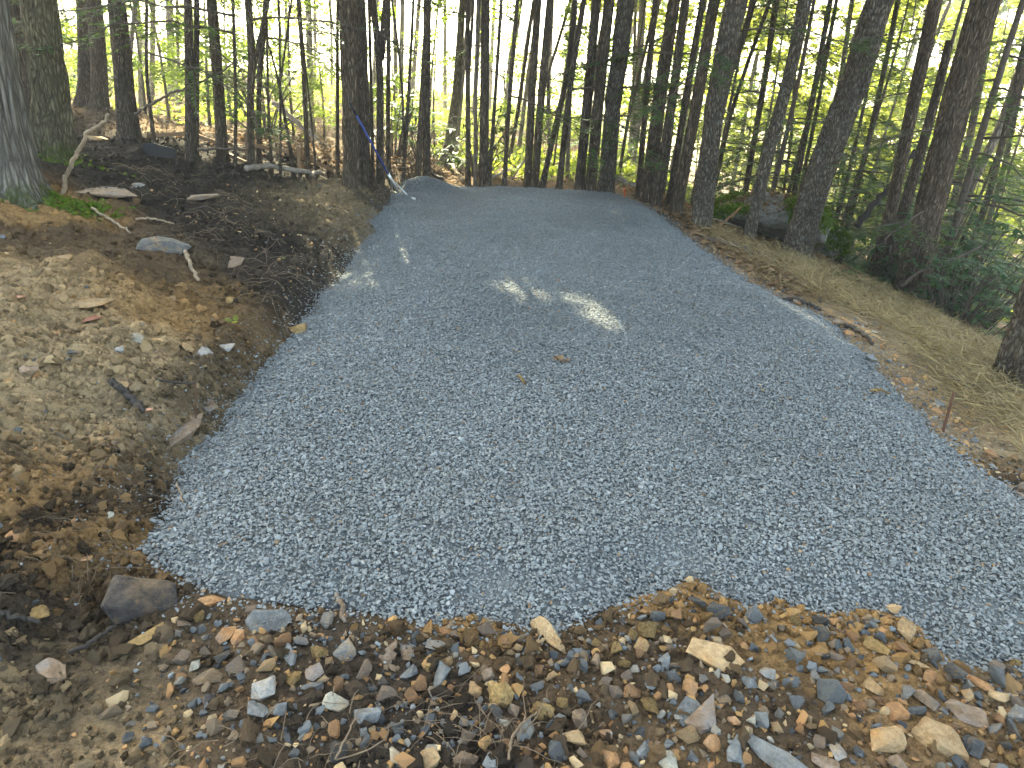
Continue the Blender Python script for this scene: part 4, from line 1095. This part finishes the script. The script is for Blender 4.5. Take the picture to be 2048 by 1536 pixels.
# ------------------------------------------------------------------ sticks, roots, logs
def stick(pts, w, mat, label, name='stick', cat='stick', plane_y=None, lift=.0, group=None, w2=None, segs=7, n=None):
    if plane_y is None:
        P = [at(*q) + np.array([0, 0, lift]) for q in pts]
    else:
        P = [on_y(q[0], q[1], plane_y) for q in pts]
    sc = depth(P[0]) / F_PX; r = w * sc / 2
    for p in P[1:-1] if plane_y is None else []: p[2] += r * .7
    O = P[0].copy(); Q = smooth_path([p - O for p in P], n or max(8, 5 * len(P)))
    if plane_y is None: Q[:, 2] += r * .5
    g = np.random.default_rng(int(pts[0][0] * 3 + pts[0][1]))
    Q[1:-1] += g.normal(0, r * .35, Q[1:-1].shape)
    me = build_mesh(name, [tube_np(Q, np.linspace(r, (w2 or w * .6) * sc / 2, len(Q)), segs, True, .25, 3)], M[mat])
    return tag(link(name, me, None, O), label, cat, group)
yb = at(128, 388)[1]
stick([(126,392),(132,355),(143,325),(165,292),(175,262),(190,256),(207,247),(217,228)], 9, 'drywood', 'bent pale broken branch stuck in the bank before the mossy trunk', 'branch', 'branch', yb, w2=6, n=40)
stick([(268,228),(330,192),(385,170),(430,150),(470,128)], 6, 'twig', 'dark fallen limb slung between the stout trunk and the fence trees', 'branch', 'branch', at(381,322)[1] - .15, w2=3, n=30)
stick([(345,8),(400,70),(455,120),(512,158)], 4, 'twig', 'thin dead limb hanging diagonally in the upper left woods', 'branch', 'branch', 12.5, w2=3)
stick([(545,205),(600,250),(640,285),(682,312)], 11, 'greylog', 'dead pole leaning down to the left of the double trunk', 'log', 'log', 11.3, w2=9)
stick([(493,346),(540,345),(590,352),(648,356)], 12, 'greylog', 'grey log lying on the bank below the fence', 'log', 'log', w2=9, lift=.03)
stick([(395,300),(440,296),(500,300),(512,300)], 6, 'twig', 'forked stick resting along the fence posts', plane_y=at(446,325)[1] - .3, w2=3)
stick([(400,285),(340,275),(285,272)], 12, 'greylog', 'mossy brown log lying behind the black fabric', 'log', 'log', plane_y=15, w2=14)
stick([(530,235),(580,262),(622,292)], 12, 'greylog', 'pale fallen trunk lying on the far slope left of the double trunk', 'log', 'log', plane_y=17, w2=9)
stick([(1144,172),(1085,265),(1024,358)], 5, 'drywood', 'thin pale pole leaning across in front of the close pair', plane_y=9.9, w2=4)
stick([(980,312),(1080,325),(1200,345)], 10, 'greylog', 'long fallen log lying across the far clearing', 'log', 'log', plane_y=17, w2=8)
stick([(900,330),(925,368)], 6, 'drywood', 'short pale branch on the litter beyond the gravel', w2=5, lift=.03)
stick([(985,362),(1025,340)], 7, 'greylog', 'short grey log on the litter beyond the middle of the gravel', 'log', 'log', w2=5, lift=.04)
stick([(862,352),(885,368)], 7, 'blackwood', 'short dark log by the straight dark trunk beyond the gravel', 'log', 'log', w2=6, lift=.04)
stick([(1225,352),(1275,378)], 13, 'greylog', 'cut log lying behind the far right corner of the gravel', 'log', 'log', plane_y=12, w2=12)
stick([(1225,372),(1275,392)], 8, 'greylog', 'thinner log lying under the cut one behind the gravel corner', 'log', 'log', plane_y=11.4, w2=8)
stick([(1440,452),(1482,415)], 6, 'rust', 'reddish splintered stick before the mossy boulder', plane_y=at(1440,455)[1] + .1)
stick([(1418,445),(1482,465)], 4, 'drywood', 'pale thin stick lying before the mossy boulder', w2=3, lift=.05)
stick([(1405,478),(1450,492),(1490,505),(1530,520)], 10, 'twig', 'dark root running beside the upper right edge of the gravel', 'root', 'root', w2=6)
stick([(1535,515),(1560,535),(1590,560)], 9, 'twig', 'dark bent root below the big rough leaning trunk', 'root', 'root', w2=5)
stick([(1712,452),(1748,410),(1785,365),(1830,300)], 14, 'blackwood', 'dark fallen trunk propped slantwise right of the boulders', 'log', 'log', plane_y=10.2, w2=9)
stick([(1800,572),(1850,535),(1910,518),(1965,490)], 8, 'twig', 'rhododendron limb arching from the foot of the thick brown trunk', 'branch', 'branch', plane_y=7.6, w2=4)
stick([(1560,602),(1600,607),(1640,622)], 10, 'blackwood', 'black rotten stick beside the right edge of the gravel', w2=7)
stick([(1690,650),(1720,668),(1745,690)], 9, 'blackwood', 'black rotten stick lower along the right edge of the gravel', w2=6)
stick([(1870,745),(1930,775),(1990,770)], 9, 'twig', 'dark stick across the foot of the straw slope', w2=6)
stick([(1890,770),(1960,790)], 5, 'drywood', 'pale stick below the dark one at the foot of the straw slope', w2=3)
stick([(224,768),(240,790),(262,808),(286,828)], 15, 'blackwood', 'dark bark-covered stick lying on the tan bank', w2=13, lift=.01)
stick([(372,510),(380,532),(386,552),(397,568)], 8, 'drywood', 'pale tan root standing out of the soil edge', 'root', 'root', w2=6, lift=.02)
stick([(100,858),(165,896)], 4, 'twig', 'thin dark stick on the smooth tan soil', w2=3)
stick([(313,768),(350,776),(390,776)], 5, 'blackwood', 'black stick lying level above the smooth brown rock', w2=4, lift=.02)
stick([(185,425),(230,455),(262,476)], 6, 'drywood', 'pale stick at the edge of the orange soil', w2=4, lift=.03)
stick([(275,455),(305,452),(325,458),(350,462)], 5, 'drywood', 'forked pale root over the black hollow', 'root', 'root', w2=3, lift=.05)
stick([(0,1238),(40,1248),(82,1258)], 13, 'blackwood', 'black root at the left edge', 'root', 'root', w2=9, lift=.02)
stick([(140,1312),(185,1295),(212,1275),(233,1257)], 9, 'blackwood', 'black bent stick below the large blackish rock', w2=7, lift=.01)
stick([(672,1198),(683,1225),(692,1256)], 11, 'brown', 'short brown stick standing out of the gravel front', w2=8, lift=.02)
stick([(1016,1536),(1022,1490),(1045,1462),(1072,1440)], 6, 'root', 'pale bent root rising from the bottom edge', 'root', 'root', w2=4, lift=.03)
stick([(672,1536),(695,1490),(718,1437)], 5, 'root', 'straight pale root pointing up from the bottom edge', 'root', 'root', w2=3, lift=.03)
stick([(655,1535),(720,1520),(775,1490),(778,1460)], 4, 'root', 'thin looping root at the bottom edge under the black soil', 'root', 'root', w2=3, lift=.02)
stick([(440,1118),(490,1092),(545,1095),(590,1085)][:3], 5, 'root', 'pale root running to the gravel at its near left corner', 'root', 'root', w2=3, lift=.05)
stick([(355,975),(363,1000),(370,1022)], 4, 'drywood', 'yellowish twig on the left edge of the gravel', w2=3, lift=.02)
stick([(625,1185),(650,1170),(672,1152)], 3, 'twig', 'thin twig lying on the gravel near its front edge', w2=2, lift=.03)
for i, (a, b) in enumerate([((1035,770),(1050,790)), ((1105,850),(1120,862)), ((1735,798),(1775,805))]):
    stick([a, ((a[0]+b[0])/2, (a[1]+b[1])/2 - 3), b], 6, 'clump', ['small muddy crumb streak on the gravel left of the leaf tuft', 'small muddy crumb streak on the gravel below the leaf tuft', 'muddy root piece lying on the gravel at right'][i], 'root_piece', 'root', w2=4, lift=.05)
# hair roots in the black soil: one tangled mass
gg = np.random.default_rng(71); parts = []
RC = [(430,440,130,60,80),(300,350,160,40,60),(560,540,60,60,40),(480,640,70,50,40),(300,980,110,60,60),(150,1100,120,90,45),(850,1440,260,70,38),(600,1500,200,40,25),(1000,1470,120,50,25),(430,730,80,50,30),(1900,760,90,40,20),(640,360,80,25,30)]
for cx, cyy, sx, sy, num in RC:
    for k in range(num):
        px, py = cx + gg.normal() * sx * .6, cyy + gg.normal() * sy * .6
        if py > 1534 or px < -60: continue
        p = at(px, py); 
        if pad_sd(np.array([p[0]]), np.array([p[1]]))[0] < .0: continue
        l = gg.uniform(.05, .26) * (1 if p[1] < 4 else 1.6); a = gg.random() * 6.28; m_ = 7
        a2 = a + np.cumsum(gg.normal(0, .25, m_)); Q = np.cumsum(np.stack([np.cos(a2), np.sin(a2)], 1) * l / m_, 0)
        X, Y = p[0] + Q[:, 0], p[1] + Q[:, 1]
        Z = HG(X, Y) + .006 + np.abs(np.sin(np.linspace(0, 3.1, m_))) * gg.uniform(0, .045)
        parts.append(tube_np(np.stack([X, Y, Z], 1), np.linspace(1, .4, m_) * gg.uniform(.0008, .0018) * (1 if p[1] < 4 else 1.7), 4, False))
tag(link('hair_roots', build_mesh('hair_roots', parts, M['root'])), 'fine torn roots sticking out of the black soil', 'roots', kind='stuff')

# ------------------------------------------------------------------ straw on the right slope, leaf litter in the woods
g = np.random.default_rng(81); n = 220000
pts_s = [at(*q) for q in [(1470,500),(1560,545),(1660,590),(1760,640),(1900,690),(2010,740),(2010,850),(1900,790),(1800,730),(1700,650),(1600,590)]]
X = g.uniform(1.6, 6.2, n); Y = g.uniform(2.6, 9.2, n)
sr = X - xr_(Y)
k = (g.random(n) < sstep(.18, .55, sr + .2 * fbm(X * 2, Y * 2, 82, 3)) * sstep(2.7, 3.6, Y) * (1 - sstep(7.2, 8.8, Y)) * (1 - sstep(2.6, 3.1, sr)) * (.35 + .65 * sstep(-.35, .2, fbm(X * 1.6, Y * 1.6, 83, 3))) * .75)
X, Y = X[k], Y[k]; n = len(X); Z = HG(X, Y) + g.random(n) ** 2 * .07
a = g.random(n) * 6.28; L = g.uniform(.06, .2, n); D = np.stack([np.cos(a), np.sin(a), g.normal(0.05, .28, n)], 1); D[:, 2] += -.2 * D[:, 0]
S = np.stack([-np.sin(a), np.cos(a), g.normal(0, .5, n)], 1)
V, F = dirs_to_leaf(np.stack([X, Y, Z], 1), D, S, L, np.full(n, .0048))
tag(link('straw', mesh_np('straw', V, F, M['straw'])), 'dry golden straw strewn over the right slope', 'straw', kind='stuff')
n = 42000; X = g.uniform(-17, 16, n); Y = g.uniform(8.0, 34, n)
s = pad_sd(X, Y); dens = np.where(Y > 10.2, .9, .0) + np.where((X > xr_(Y) + .25) & (Y < 10.2), .9, 0)
k = (s > .12) & (g.random(n) < dens)
X2 = g.uniform(1.5, 5.5, 9000); Y2 = g.uniform(5.5, 11, 9000); k2 = (X2 > xr_(Y2) + .1) & (X2 < xr_(Y2) + 3.5)
X3 = g.uniform(-4.5, -1.0, 1200); Y3 = g.uniform(9, 12, 1200)
X = np.r_[X[k], X2[k2], X3]; Y = np.r_[Y[k], Y2[k2], Y3]; n = len(X)
V, F = leaf_quads(np.stack([X, Y, HG(X, Y) + g.uniform(.005, .04, n)], 1), .075, 84, .75, .6)
tag(link('leaf_litter', mesh_np('leaf_litter', V, F, M['litter'])), 'brown fallen leaves covering the woodland floor', 'leaf litter', kind='stuff')
# low green plants on the sunlit floor beyond
n = 130000; X = g.uniform(-24, 14, n); Y = g.uniform(12.5, 40, n)
k = g.random(n) < sstep(-.35, .15, fbm(X * .35, Y * .35, 86, 3)) * sstep(12, 15, Y)
X, Y = X[k], Y[k]; n = len(X)
V, F = leaf_quads(np.stack([X, Y, HG(X, Y) + g.random(n) ** 2 * .30], 1), .13, 87, .3, .6)
tag(link('ground_plants', mesh_np('ground_plants', V, F, M['cover'])), 'bright green low plants on the sunlit woodland floor', 'ground cover', kind='stuff')
n = 1500; c0 = at(100, 402)
P = np.stack([c0[0] + g.normal(0, .28, n), c0[1] + g.normal(-.05, .18, n)], 1)

# ------------------------------------------------------------------ understory: hemlock saplings, broadleaf saplings, rhododendrons
def hemlock_variant(seed, h):
    g = np.random.default_rng(seed); wood = []; VV = []; FF = []; off = 0
    z = np.linspace(0, h, 14); stem = np.stack([.05 * np.sin(z * 1.1 + seed), .05 * np.cos(z * .9), z], 1)
    wood.append(tube_np(stem, np.linspace(.035, .008, 14), 7))
    fol = []
    for k in range(int(h * 11)):
        u = g.uniform(.1, 1) ; a = g.random() * 6.28; l = (.35 + 1.25 * (1 - u)) * g.uniform(.7, 1.2)
        w_, lf = BW[g.integers(0, len(BW))]
        sc = l / 1.4; ca, sa = math.cos(a), math.sin(a); tilt = g.uniform(-.25, .25)
        Rm = np.array([[ca, -sa, 0], [sa, ca, 0], [0, 0, 1]]) @ np.array([[math.cos(tilt), 0, math.sin(tilt)], [0, 1, 0], [-math.sin(tilt), 0, math.cos(tilt)]])
        p = np.array([np.interp(u * h, z, stem[:, i]) for i in range(3)])
        wood.append((w_[0][0] * sc @ Rm.T + p, w_[0][1], w_[0][2]))
        VV.append((lf[0].reshape(-1, 4, 3)[::1] * sc).reshape(-1, 3) @ Rm.T + p)
    V = np.vstack(VV)
    return build_mesh('trunk', wood, M['twig']), mesh_np('crown', V, np.arange(len(V)).reshape(-1, 4), M['hemlock'])
BW = [make_bough(400 + i, 1.4, .95) for i in range(5)]
HV = [hemlock_variant(60 + i, 3.2 + .5 * i) for i in range(4)]
def broad_variant(seed, h, nl, leaf, mat, spread=1.0):
    g = np.random.default_rng(seed); wood = []; C = []
    z = np.linspace(0, h, 12); stem = np.stack([.12 * np.sin(z * .9 + seed), .12 * np.cos(z * .8 + seed), z], 1); stem -= stem[0]
    wood.append(tube_np(stem, np.linspace(.03, .006, 12), 6))
    nb = int(h * 6)
    for k in range(nb):
        u = g.uniform(.2, 1); a = g.random() * 6.28; l = (.4 + .9 * (1 - u)) * g.uniform(.6, 1.2) * spread
        p = np.array([np.interp(u * h, z, stem[:, i]) for i in range(3)])
        d = np.array([math.cos(a), math.sin(a), g.uniform(.0, .5)]); t = np.linspace(0, 1, 6)[:, None]
        Q = p + d * l * t + np.array([0, 0, -.25]) * l * t ** 2; wood.append(tube_np(Q, .006 * (1 - .7 * t[:, 0]), 4, False))
        m = int(nl / nb); w = g.uniform(.25, 1.05, m)
        C.append(p + d * l * w[:, None] + np.array([0, 0, -.25]) * l * w[:, None] ** 2 + g.normal(0, .07, (m, 3)))
    C = np.vstack(C); V, F = leaf_quads(C, leaf, seed, .5, .55)
    return build_mesh('trunk', wood, M['twig']), mesh_np('crown', V, F, M[mat])
BV = [broad_variant(160 + i, 2.4 + .5 * i, 1500, .085, 'broad') for i in range(4)]
SV = [broad_variant(180 + i, 3.6 + .6 * i, 2600, .12, 'sunny', 1.5) for i in range(4)]
def rhodo_variant(seed, h, r, nw):
    g = np.random.default_rng(seed); wood = []; C = []; D = []; S = []; L = []
    for k in range(nw):
        a = g.random() * 6.28; rr = r * math.sqrt(g.random()); zz = h * (g.random() ** .7) * (1 - .35 * rr / r)
        p = np.array([math.cos(a) * rr, math.sin(a) * rr, zz + .15])
        if k % 2 == 0:
            b = np.array([p[0] * .15, p[1] * .15, 0]); mid = (b + p) / 2 + g.normal(0, .08, 3)
            wood.append(tube_np(smooth_path([b, mid, p], 7), np.linspace(.013, .005, 7), 4, False))
        m = g.integers(6, 10); a0 = g.random() * 6.28
        for j in range(m):
            aa = a0 + j * 6.283 / m + g.normal(0, .15); dd = np.array([math.cos(aa), math.sin(aa), g.uniform(-.55, .25)]); dd /= np.linalg.norm(dd)
            C.append(p); D.append(dd); S.append(np.array([-math.sin(aa), math.cos(aa), g.normal(0, .2)])); L.append(g.uniform(.10, .17))
    V, F = dirs_to_leaf(np.array(C), np.array(D), np.array(S), np.array(L), np.array(L) * .30)
    return build_mesh('stem', wood, M['twig']), mesh_np('foliage', V, F, M['rhodo'])
RV = [rhodo_variant(220, 1.5, .9, 150), rhodo_variant(221, 1.2, .8, 110), rhodo_variant(222, .8, .6, 45)]
def plant(variant, name, label, cat, pos, scale, rz, group=None, parts=('trunk', 'crown')):
    root = link(name, None, loc=pos, rot=(0, 0, rz), scale=scale); tag(root, label, cat, group)
    link(parts[0], variant[0], root); link(parts[1], variant[1], root)
    return root
def spot(px, Y):
    p = on_y(px, 300, Y); return (p[0], Y, gz(p[0], Y) - .05)
gP = random.Random(33)
# hemlock saplings on the right
HS = [(1330,13,'beyond the tight row of trunks'),(1445,14.5,'behind the wide rough trunk'),(1520,16,'behind the mossy boulder'),(1600,13.5,'behind the crossing dark pair'),
      (1690,15,'right of the big rough leaning trunk'),(1730,11.5,'between the rough leaning trunk and the snag'),(1800,14,'behind the broken snag'),(1850,11,'behind the thick brown trunk'),
      (1920,13,'between the thick brown trunk and the bleached one'),(1985,11,'beside the bleached trunk'),(2040,13,'at the right edge of the woods'),(1650,19,'deep behind the boulders'),
      (1770,20,'deep in the woods behind the snag'),(1880,19,'deep in the woods right of the snag'),(1980,17,'deep in the woods by the right edge'),(1250,17,'behind the knobbly trunk'),
      (1560,21,'far behind the boulder'),(1480,22,'far behind the tight row'),(1760,16.5,'towering behind the brown trunk left of the snag'),(1890,15.5,'towering behind the thick brown trunk'),(1700,12.8,'towering between the rough trunk and the thin dark one'),(2020,15,'towering at the right edge'),(1560,12,'rising behind the grey leaning trunk'),(1960,9.8,'rising above the rhododendrons')]
for i, (px, Y, where) in enumerate(HS):
    plant(HV[i % 4], 'hemlock_sapling', 'feathery dark green hemlock sapling ' + where, 'sapling', spot(px, Y), gP.uniform(1.0, 1.4) if i < 18 else gP.uniform(1.45, 1.9), gP.uniform(0, 6.28), 'hemlock saplings on the right')
# sunlit leafy saplings lower down and further off
SS = [(1500,24),(1590,26),(1680,23),(1760,25),(1840,22),(1900,26),(1960,21),(2030,23),(1400,28),(1300,30),(1720,30),(1850,31),(1990,29),(1620,33),(1460,34),(1800,18),(1930,17),(2045,16.5),(2100,20),(1700,18.5)]
for i, (px, Y) in enumerate(SS):
    plant(SV[i % 4], 'leafy_sapling', f'bright yellow-green leafy sapling in sunlit woods {zone(px)}' + (', farther' if Y > 25 else ''), 'sapling', spot(px, Y), gP.uniform(1.0, 1.5), gP.uniform(0, 6.28), 'sunlit leafy saplings on the right')
ST = [(1180,27),(1260,24),(1345,29),(1420,25),(1510,30),(1575,23),(1660,27),(1735,22),(1815,28),(1870,24),(1945,24),(2010,26),(2050,20),(1640,36),(1480,38),(1760,36),(1910,35)]
for i, (px, Y) in enumerate(ST):
    plant(SV[(i * 3) % 4] if i % 3 else BV[i % 4], 'young_tree', f"tall leafy young tree in the sunlit woods {zone(px)}" + (', farther' if Y > 29 else ''), 'tree', spot(px, Y), gP.uniform(1.9, 2.6), gP.uniform(0, 6.28), 'tall young trees on the right')
SL = [(90,24),(160,29),(235,26),(320,30),(410,27),(500,31),(590,29),(660,33),(830,34),(930,36),(1040,33),(1120,36)]
for i, (px, Y) in enumerate(SL):
    plant(SV[i % 4], 'bush', f'low sunlit yellow-green bush {zone(px)}', 'bush', spot(px, Y), (1.2, 1.2, .55) if px > 700 else (1.1, 1.1, .8), gP.uniform(0, 6.28), 'low sunlit bushes far back')
# small leafy saplings on the left and centre
BS = [(150,14,'behind the mossy trunk'),(225,16,'between the dark pair and the stout trunk'),(300,12.8,'behind the black fabric'),(345,13.6,'above the left end of the fence'),(425,12.6,'right behind the first fence post'),
      (470,14.5,'above the middle of the fence'),(520,12.8,'behind the second fence post'),(590,13.5,'behind the slim bent trunk'),(650,14.5,'left of the double trunk'),(790,13.5,'behind the rake'),
      (870,16,'behind the straight dark trunk'),(1110,14.5,'behind the bowed dark trunks'),(400,18,'far back above the fence'),(560,19,'far back left of the double trunk'),(1010,19,'far back behind the lone slim trunk'),(250,21,'far back on the left slope')]
for i, (px, Y, where) in enumerate(BS):
    plant(BV[i % 4], 'small_sapling', 'small airy green sapling ' + where, 'sapling', spot(px, Y), gP.uniform(.75, 1.1), gP.uniform(0, 6.28), 'airy saplings behind the pad')
# rhododendrons
RS = [(1960,8.6,1.15,0,'large dark rhododendron filling the right edge below the bleached trunk'),(2040,9.4,1.3,0,'dark rhododendron at the right edge behind the first one'),(1890,9.6,.9,1,'rhododendron just right of the thick brown trunk'),
      (2030,7.4,.8,1,'low rhododendron above the mossy trunk at the right edge'),(1720,10.6,.6,1,'small rhododendron beside the right boulder'),
      (785,10.8,.95,2,'rhododendron with drooping leaves just right of the rake'),(955,11.0,.95,2,'rhododendron among the dark trunks at the far gravel edge'),(850,11.2,.8,2,'small rhododendron behind the straight dark trunk'),
      (535,12.2,1.2,2,'rhododendron left of the slim bent trunk'),(200,12.4,.8,2,'small rhododendron behind the bank near the dark pair'),(1830,8.4,.45,2,'leafy sprig at the foot of the thick brown trunk')]
for px, Y, sc, v, lb in RS:
    plant(RV[v], 'rhododendron', lb, 'shrub', spot(px, Y), (sc, sc, sc * (1.5 if v == 2 and px < 1000 else 1)), gP.uniform(0, 6.28), None, ('stem', 'foliage'))
# moss cushions at the foot of the left trunks
g = np.random.default_rng(91)
for (px, py, n, sx, sy, lb) in [(85,392,900,.16,.10,'bright moss on the roots of the big pale trunk at left'), (110,316,700,.25,.12,'green moss cushion round the foot of the olive trunk'), (165,418,350,.12,.06,'small moss patch on the soil below the bent branch')]:
    c0 = at(px, py); X = c0[0] + g.normal(0, sx, n); Y = c0[1] + g.normal(0, sy, n)
    V, F = leaf_quads(np.stack([X, Y, HG(X, Y) + g.uniform(0, .035, n)], 1) - c0, .035, 92, .2, .7)
    tag(link('moss_patch', mesh_np('moss_patch', V, F, M['moss']), None, c0), lb, 'moss')
# ------------------------------------------------------------------ single leaves and sprigs
def leaf_thing(px, py, w, mat, label, n=1, name='leaf', spreadr=.0, lift=.012):
    p = at(px, py); l = w * depth(p) / F_PX; g = np.random.default_rng(int(px)); V = []; F = []
    for k in range(n):
        a = g.random() * 6.28; c = np.array([math.cos(a), math.sin(a), 0]) * spreadr * l * g.random()
        d = np.array([math.cos(a), math.sin(a), .15 + .3 * (n > 1)]); s = np.array([-math.sin(a), math.cos(a), 0]); up = np.array([0, 0, 1])
        st = [(0, 0), (.25, .26), (.55, .3), (.85, .14), (1, 0), (.85, -.14), (.55, -.3), (.25, -.26)]; b0 = len(V)
        for (t, o) in st: V.append(c + d * (t - .5 * (n == 1)) * l + s * o * l + up * abs(o) * l * .35)
        F += [(b0, b0 + 1, b0 + 7, b0 + 7), (b0 + 1, b0 + 2, b0 + 6, b0 + 7), (b0 + 2, b0 + 3, b0 + 5, b0 + 6), (b0 + 3, b0 + 4, b0 + 5, b0 + 5)]
    me = bpy.data.meshes.new(name); me.from_pydata([tuple(v) for v in V], [], [tuple(dict.fromkeys(f)) for f in F]); me.materials.append(M[mat])
    return tag(link(name, me, None, (p[0], p[1], p[2] + lift)), label, 'leaf' if n == 1 else 'plant')
M['redleaf'] = m_leaf('red_leaf', (.22, .07, .045), (.26, .10, .06), (.3, .1, .05), .15)
M['pinkleaf'] = m_leaf('pink_leaf', (.55, .25, .17), (.58, .28, .2), (.5, .2, .1), .15)
leaf_thing(188, 645, 44, 'redleaf', 'reddish brown fallen leaf on the tan bank below the yellow slab')
leaf_thing(297, 826, 20, 'pinkleaf', 'pale pink fallen leaf at the lower end of the dark stick')
leaf_thing(472, 655, 18, 'sunny', 'tiny bright yellow-green seedling on the black soil', 6, 'seedling', .3, .03)
leaf_thing(568, 521, 14, 'broad', 'small pale green leaf on the black soil near the gravel')
leaf_thing(472, 431, 12, 'straw', 'yellow fallen leaf on the black bank')
leaf_thing(1122, 738, 15, 'litter', 'little tuft of dry brown leaves on the middle of the gravel', 9, 'leaf_tuft', .5, .05)
leaf_thing(40, 600, 40, 'redleaf', 'curled brown bark strip near the left edge of the bank')

# ------------------------------------------------------------------ fence, silt fabric, stakes, rake
def beam(a, b, w, h):
    a = np.array(a); b = np.array(b); d = b - a; d /= np.linalg.norm(d); s = np.cross(d, [0, 0, 1.0]); 
    s = s / np.linalg.norm(s) if np.linalg.norm(s) > 1e-3 else np.array([1.0, 0, 0]); u = np.cross(s, d)
    V = [p + s * w / 2 * i + u * h / 2 * j for p in (a, b) for i, j in ((-1, -1), (1, -1), (1, 1), (-1, 1))]
    F = np.array([(0, 1, 2, 3), (7, 6, 5, 4), (0, 4, 5, 1), (1, 5, 6, 2), (2, 6, 7, 3), (3, 7, 4, 0)])
    return np.array(V), F, np.zeros((0, 3), int)
PB = [at(292, 286), at(372, 303), at(452, 322), at(499, 331), at(600, 344), at(665, 350)]
fb = PB[2]; froot = link('rail_fence', None, loc=fb); tag(froot, 'low wooden rail fence of sawn boards behind the bank', 'fence')
up = np.array([0, 0, 1.0])
for i in range(5):
    for hh, j in ((.20, .02), (.07, -.01)):
        if hh < .2 and i in (0, 1, 3): continue
        a, b = PB[i] - fb + up * (hh + j * (i % 2) - .12 * (i == 0)), PB[i + 1] - fb + up * (hh - .04 * (i % 3) - .12 * (i == 4))
        link('rail', build_mesh('rail', [beam(a + [0, .06, 0], b + [0, .06, 0], .022, .042)], M['lumber'], False), froot)
for i, q_ in enumerate(PB):
    if i in (0, 1, 5): continue
    link('post', build_mesh('post', [beam(q_ - fb - up * .2, q_ - fb + up * (.30 + .05 * (i % 2)), .04, .04)], M['lumber'], False), froot)
sy = at(300, 312)[1]; q = [on_y(px, py, sy) for px, py in [(285, 288), (305, 286), (325, 292), (348, 297)]]
q2 = [on_y(px, py, sy) for px, py in [(282, 312), (305, 312), (325, 315), (350, 318)]]
V = np.array([p + np.array([0, dy, 0]) for dy in (0, .02) for p in q + q2]) ; o0 = q2[0]
Fs = [(i, i + 1, i + 5, i + 4) for i in range(3)] + [(i + 8, i + 12, i + 13, i + 9) for i in range(3)] + [(i, i + 8, i + 9, i + 1) for i in range(3)]
tag(link('silt_fabric', mesh_np('silt_fabric', V - o0, Fs, M['silt']), None, o0), 'sagging strip of black silt fabric left of the fence', 'silt fence')
def rod(px0, py0, px1, py1, w, mat, name, label, cat, flag=None, Y=None):
    b = at(px0, py0) if Y is None else on_y(px0, py0, Y); t = on_y(px1, py1, b[1]); r = w * depth(b) / F_PX / 2
    root = link(name, None, loc=b); tag(root, label, cat)
    link('shaft', build_mesh('shaft', [tube_np(np.array([[0, 0, -.08], *(np.linspace(0, 1, 5)[:, None] * (t - b))]), r, 8)], M[mat]), root)
    if flag: link('cap', build_mesh('cap', [tube_np(np.array([(t - b) * .72, (t - b) * 1.02]), r * 1.3, 8)], M[flag]), root)
    return root
rod(1884, 868, 1908, 785, 6, 'rebar', 'steel_stake', 'thin rusty steel rod standing at the right edge of the gravel', 'stake')
rod(392, 852, 391, 768, 3, 'rebar', 'steel_rod', 'thin upright rod beside the smooth brown rock at left', 'rod')
rod(822, 379, 821, 360, 3, 'orange', 'marker_stake', 'orange marker stake behind the gravel heap', 'stake', 'orange')
rod(1249, 397, 1249, 378, 3, 'orange', 'marker_stake', 'orange marker stake at the far right corner of the gravel', 'stake', 'orange')
Ymin = min(at(703, 374)[1], at(727, 366)[1], at(746, 354)[1], at(760, 366)[1]); print('rake', at(797, 384), [at(703, 374)[1], at(727, 366)[1], at(746, 354)[1], at(760, 366)[1]])
hb = plane(799, 389, .06); ht = on_y(714, 233, min(hb[1], Ymin - .2))
rk = link('landscape_rake', None, loc=hb); tag(rk, 'blue-handled landscape rake leaning against the big double trunk', 'rake')
hd = ht - hb; hd /= np.linalg.norm(hd)
pole = link('handle', build_mesh('handle', [tube_np(np.array([[0, 0, 0], ht - hb]) + hd * .16, .0115, 12)], M['blue']), rk)
link('grip', build_mesh('grip', [tube_np(np.array([(ht - hb) * .86, (ht - hb)]) + hd * .165, .013, 12)], M['silt']), rk)
bx = np.array([.55, -.83, .05]); bx /= np.linalg.norm(bx)
link('head', build_mesh('head', [beam(bx * -.30, bx * .42, .035, .03)], M['metal'], False), rk)
link('brace', build_mesh('brace', [tube_np(np.array([bx * -.2, hd * .26]), .008, 6), tube_np(np.array([bx * .3, hd * .26]), .008, 6), tube_np(np.array([hd * -.01, hd * .3]), .019, 10)], M['metal']), rk)
for k in range(18):
    c = bx * (-.29 + .70 * k / 17)
    link('tooth', build_mesh('tooth', [beam(c, c + np.array([0, 0, -.055]), .008, .014)], M['metal'], False), rk)

# ------------------------------------------------------------------ sunlit morning haze in the woods
hz = bpy.data.materials.new('haze'); hz.use_nodes = True
hz.node_tree.nodes.remove(hz.node_tree.nodes['Principled BSDF'])
pv = hz.node_tree.nodes.new('ShaderNodeVolumePrincipled')
pv.inputs['Color'].default_value = (.96, .97, 1, 1); pv.inputs['Density'].default_value = .0035; pv.inputs['Anisotropy'].default_value = .45
hz.node_tree.links.new(pv.outputs[0], hz.node_tree.nodes['Material Output'].inputs['Volume'])
x0, x1, y0, y1, z0, z1 = -1000, 1000, -100, 1300, -9, 30
V = [(x, y, z) for z in (z0, z1) for x, y in ((x0, y0), (x1, y0), (x1, y1), (x0, y1))]
tag(link('haze', mesh_np('haze', V, [(3, 2, 1, 0), (4, 5, 6, 7), (0, 1, 5, 4), (1, 2, 6, 5), (2, 3, 7, 6), (3, 0, 4, 7)], hz)), 'thin bright haze between the trees', 'haze', kind='stuff')
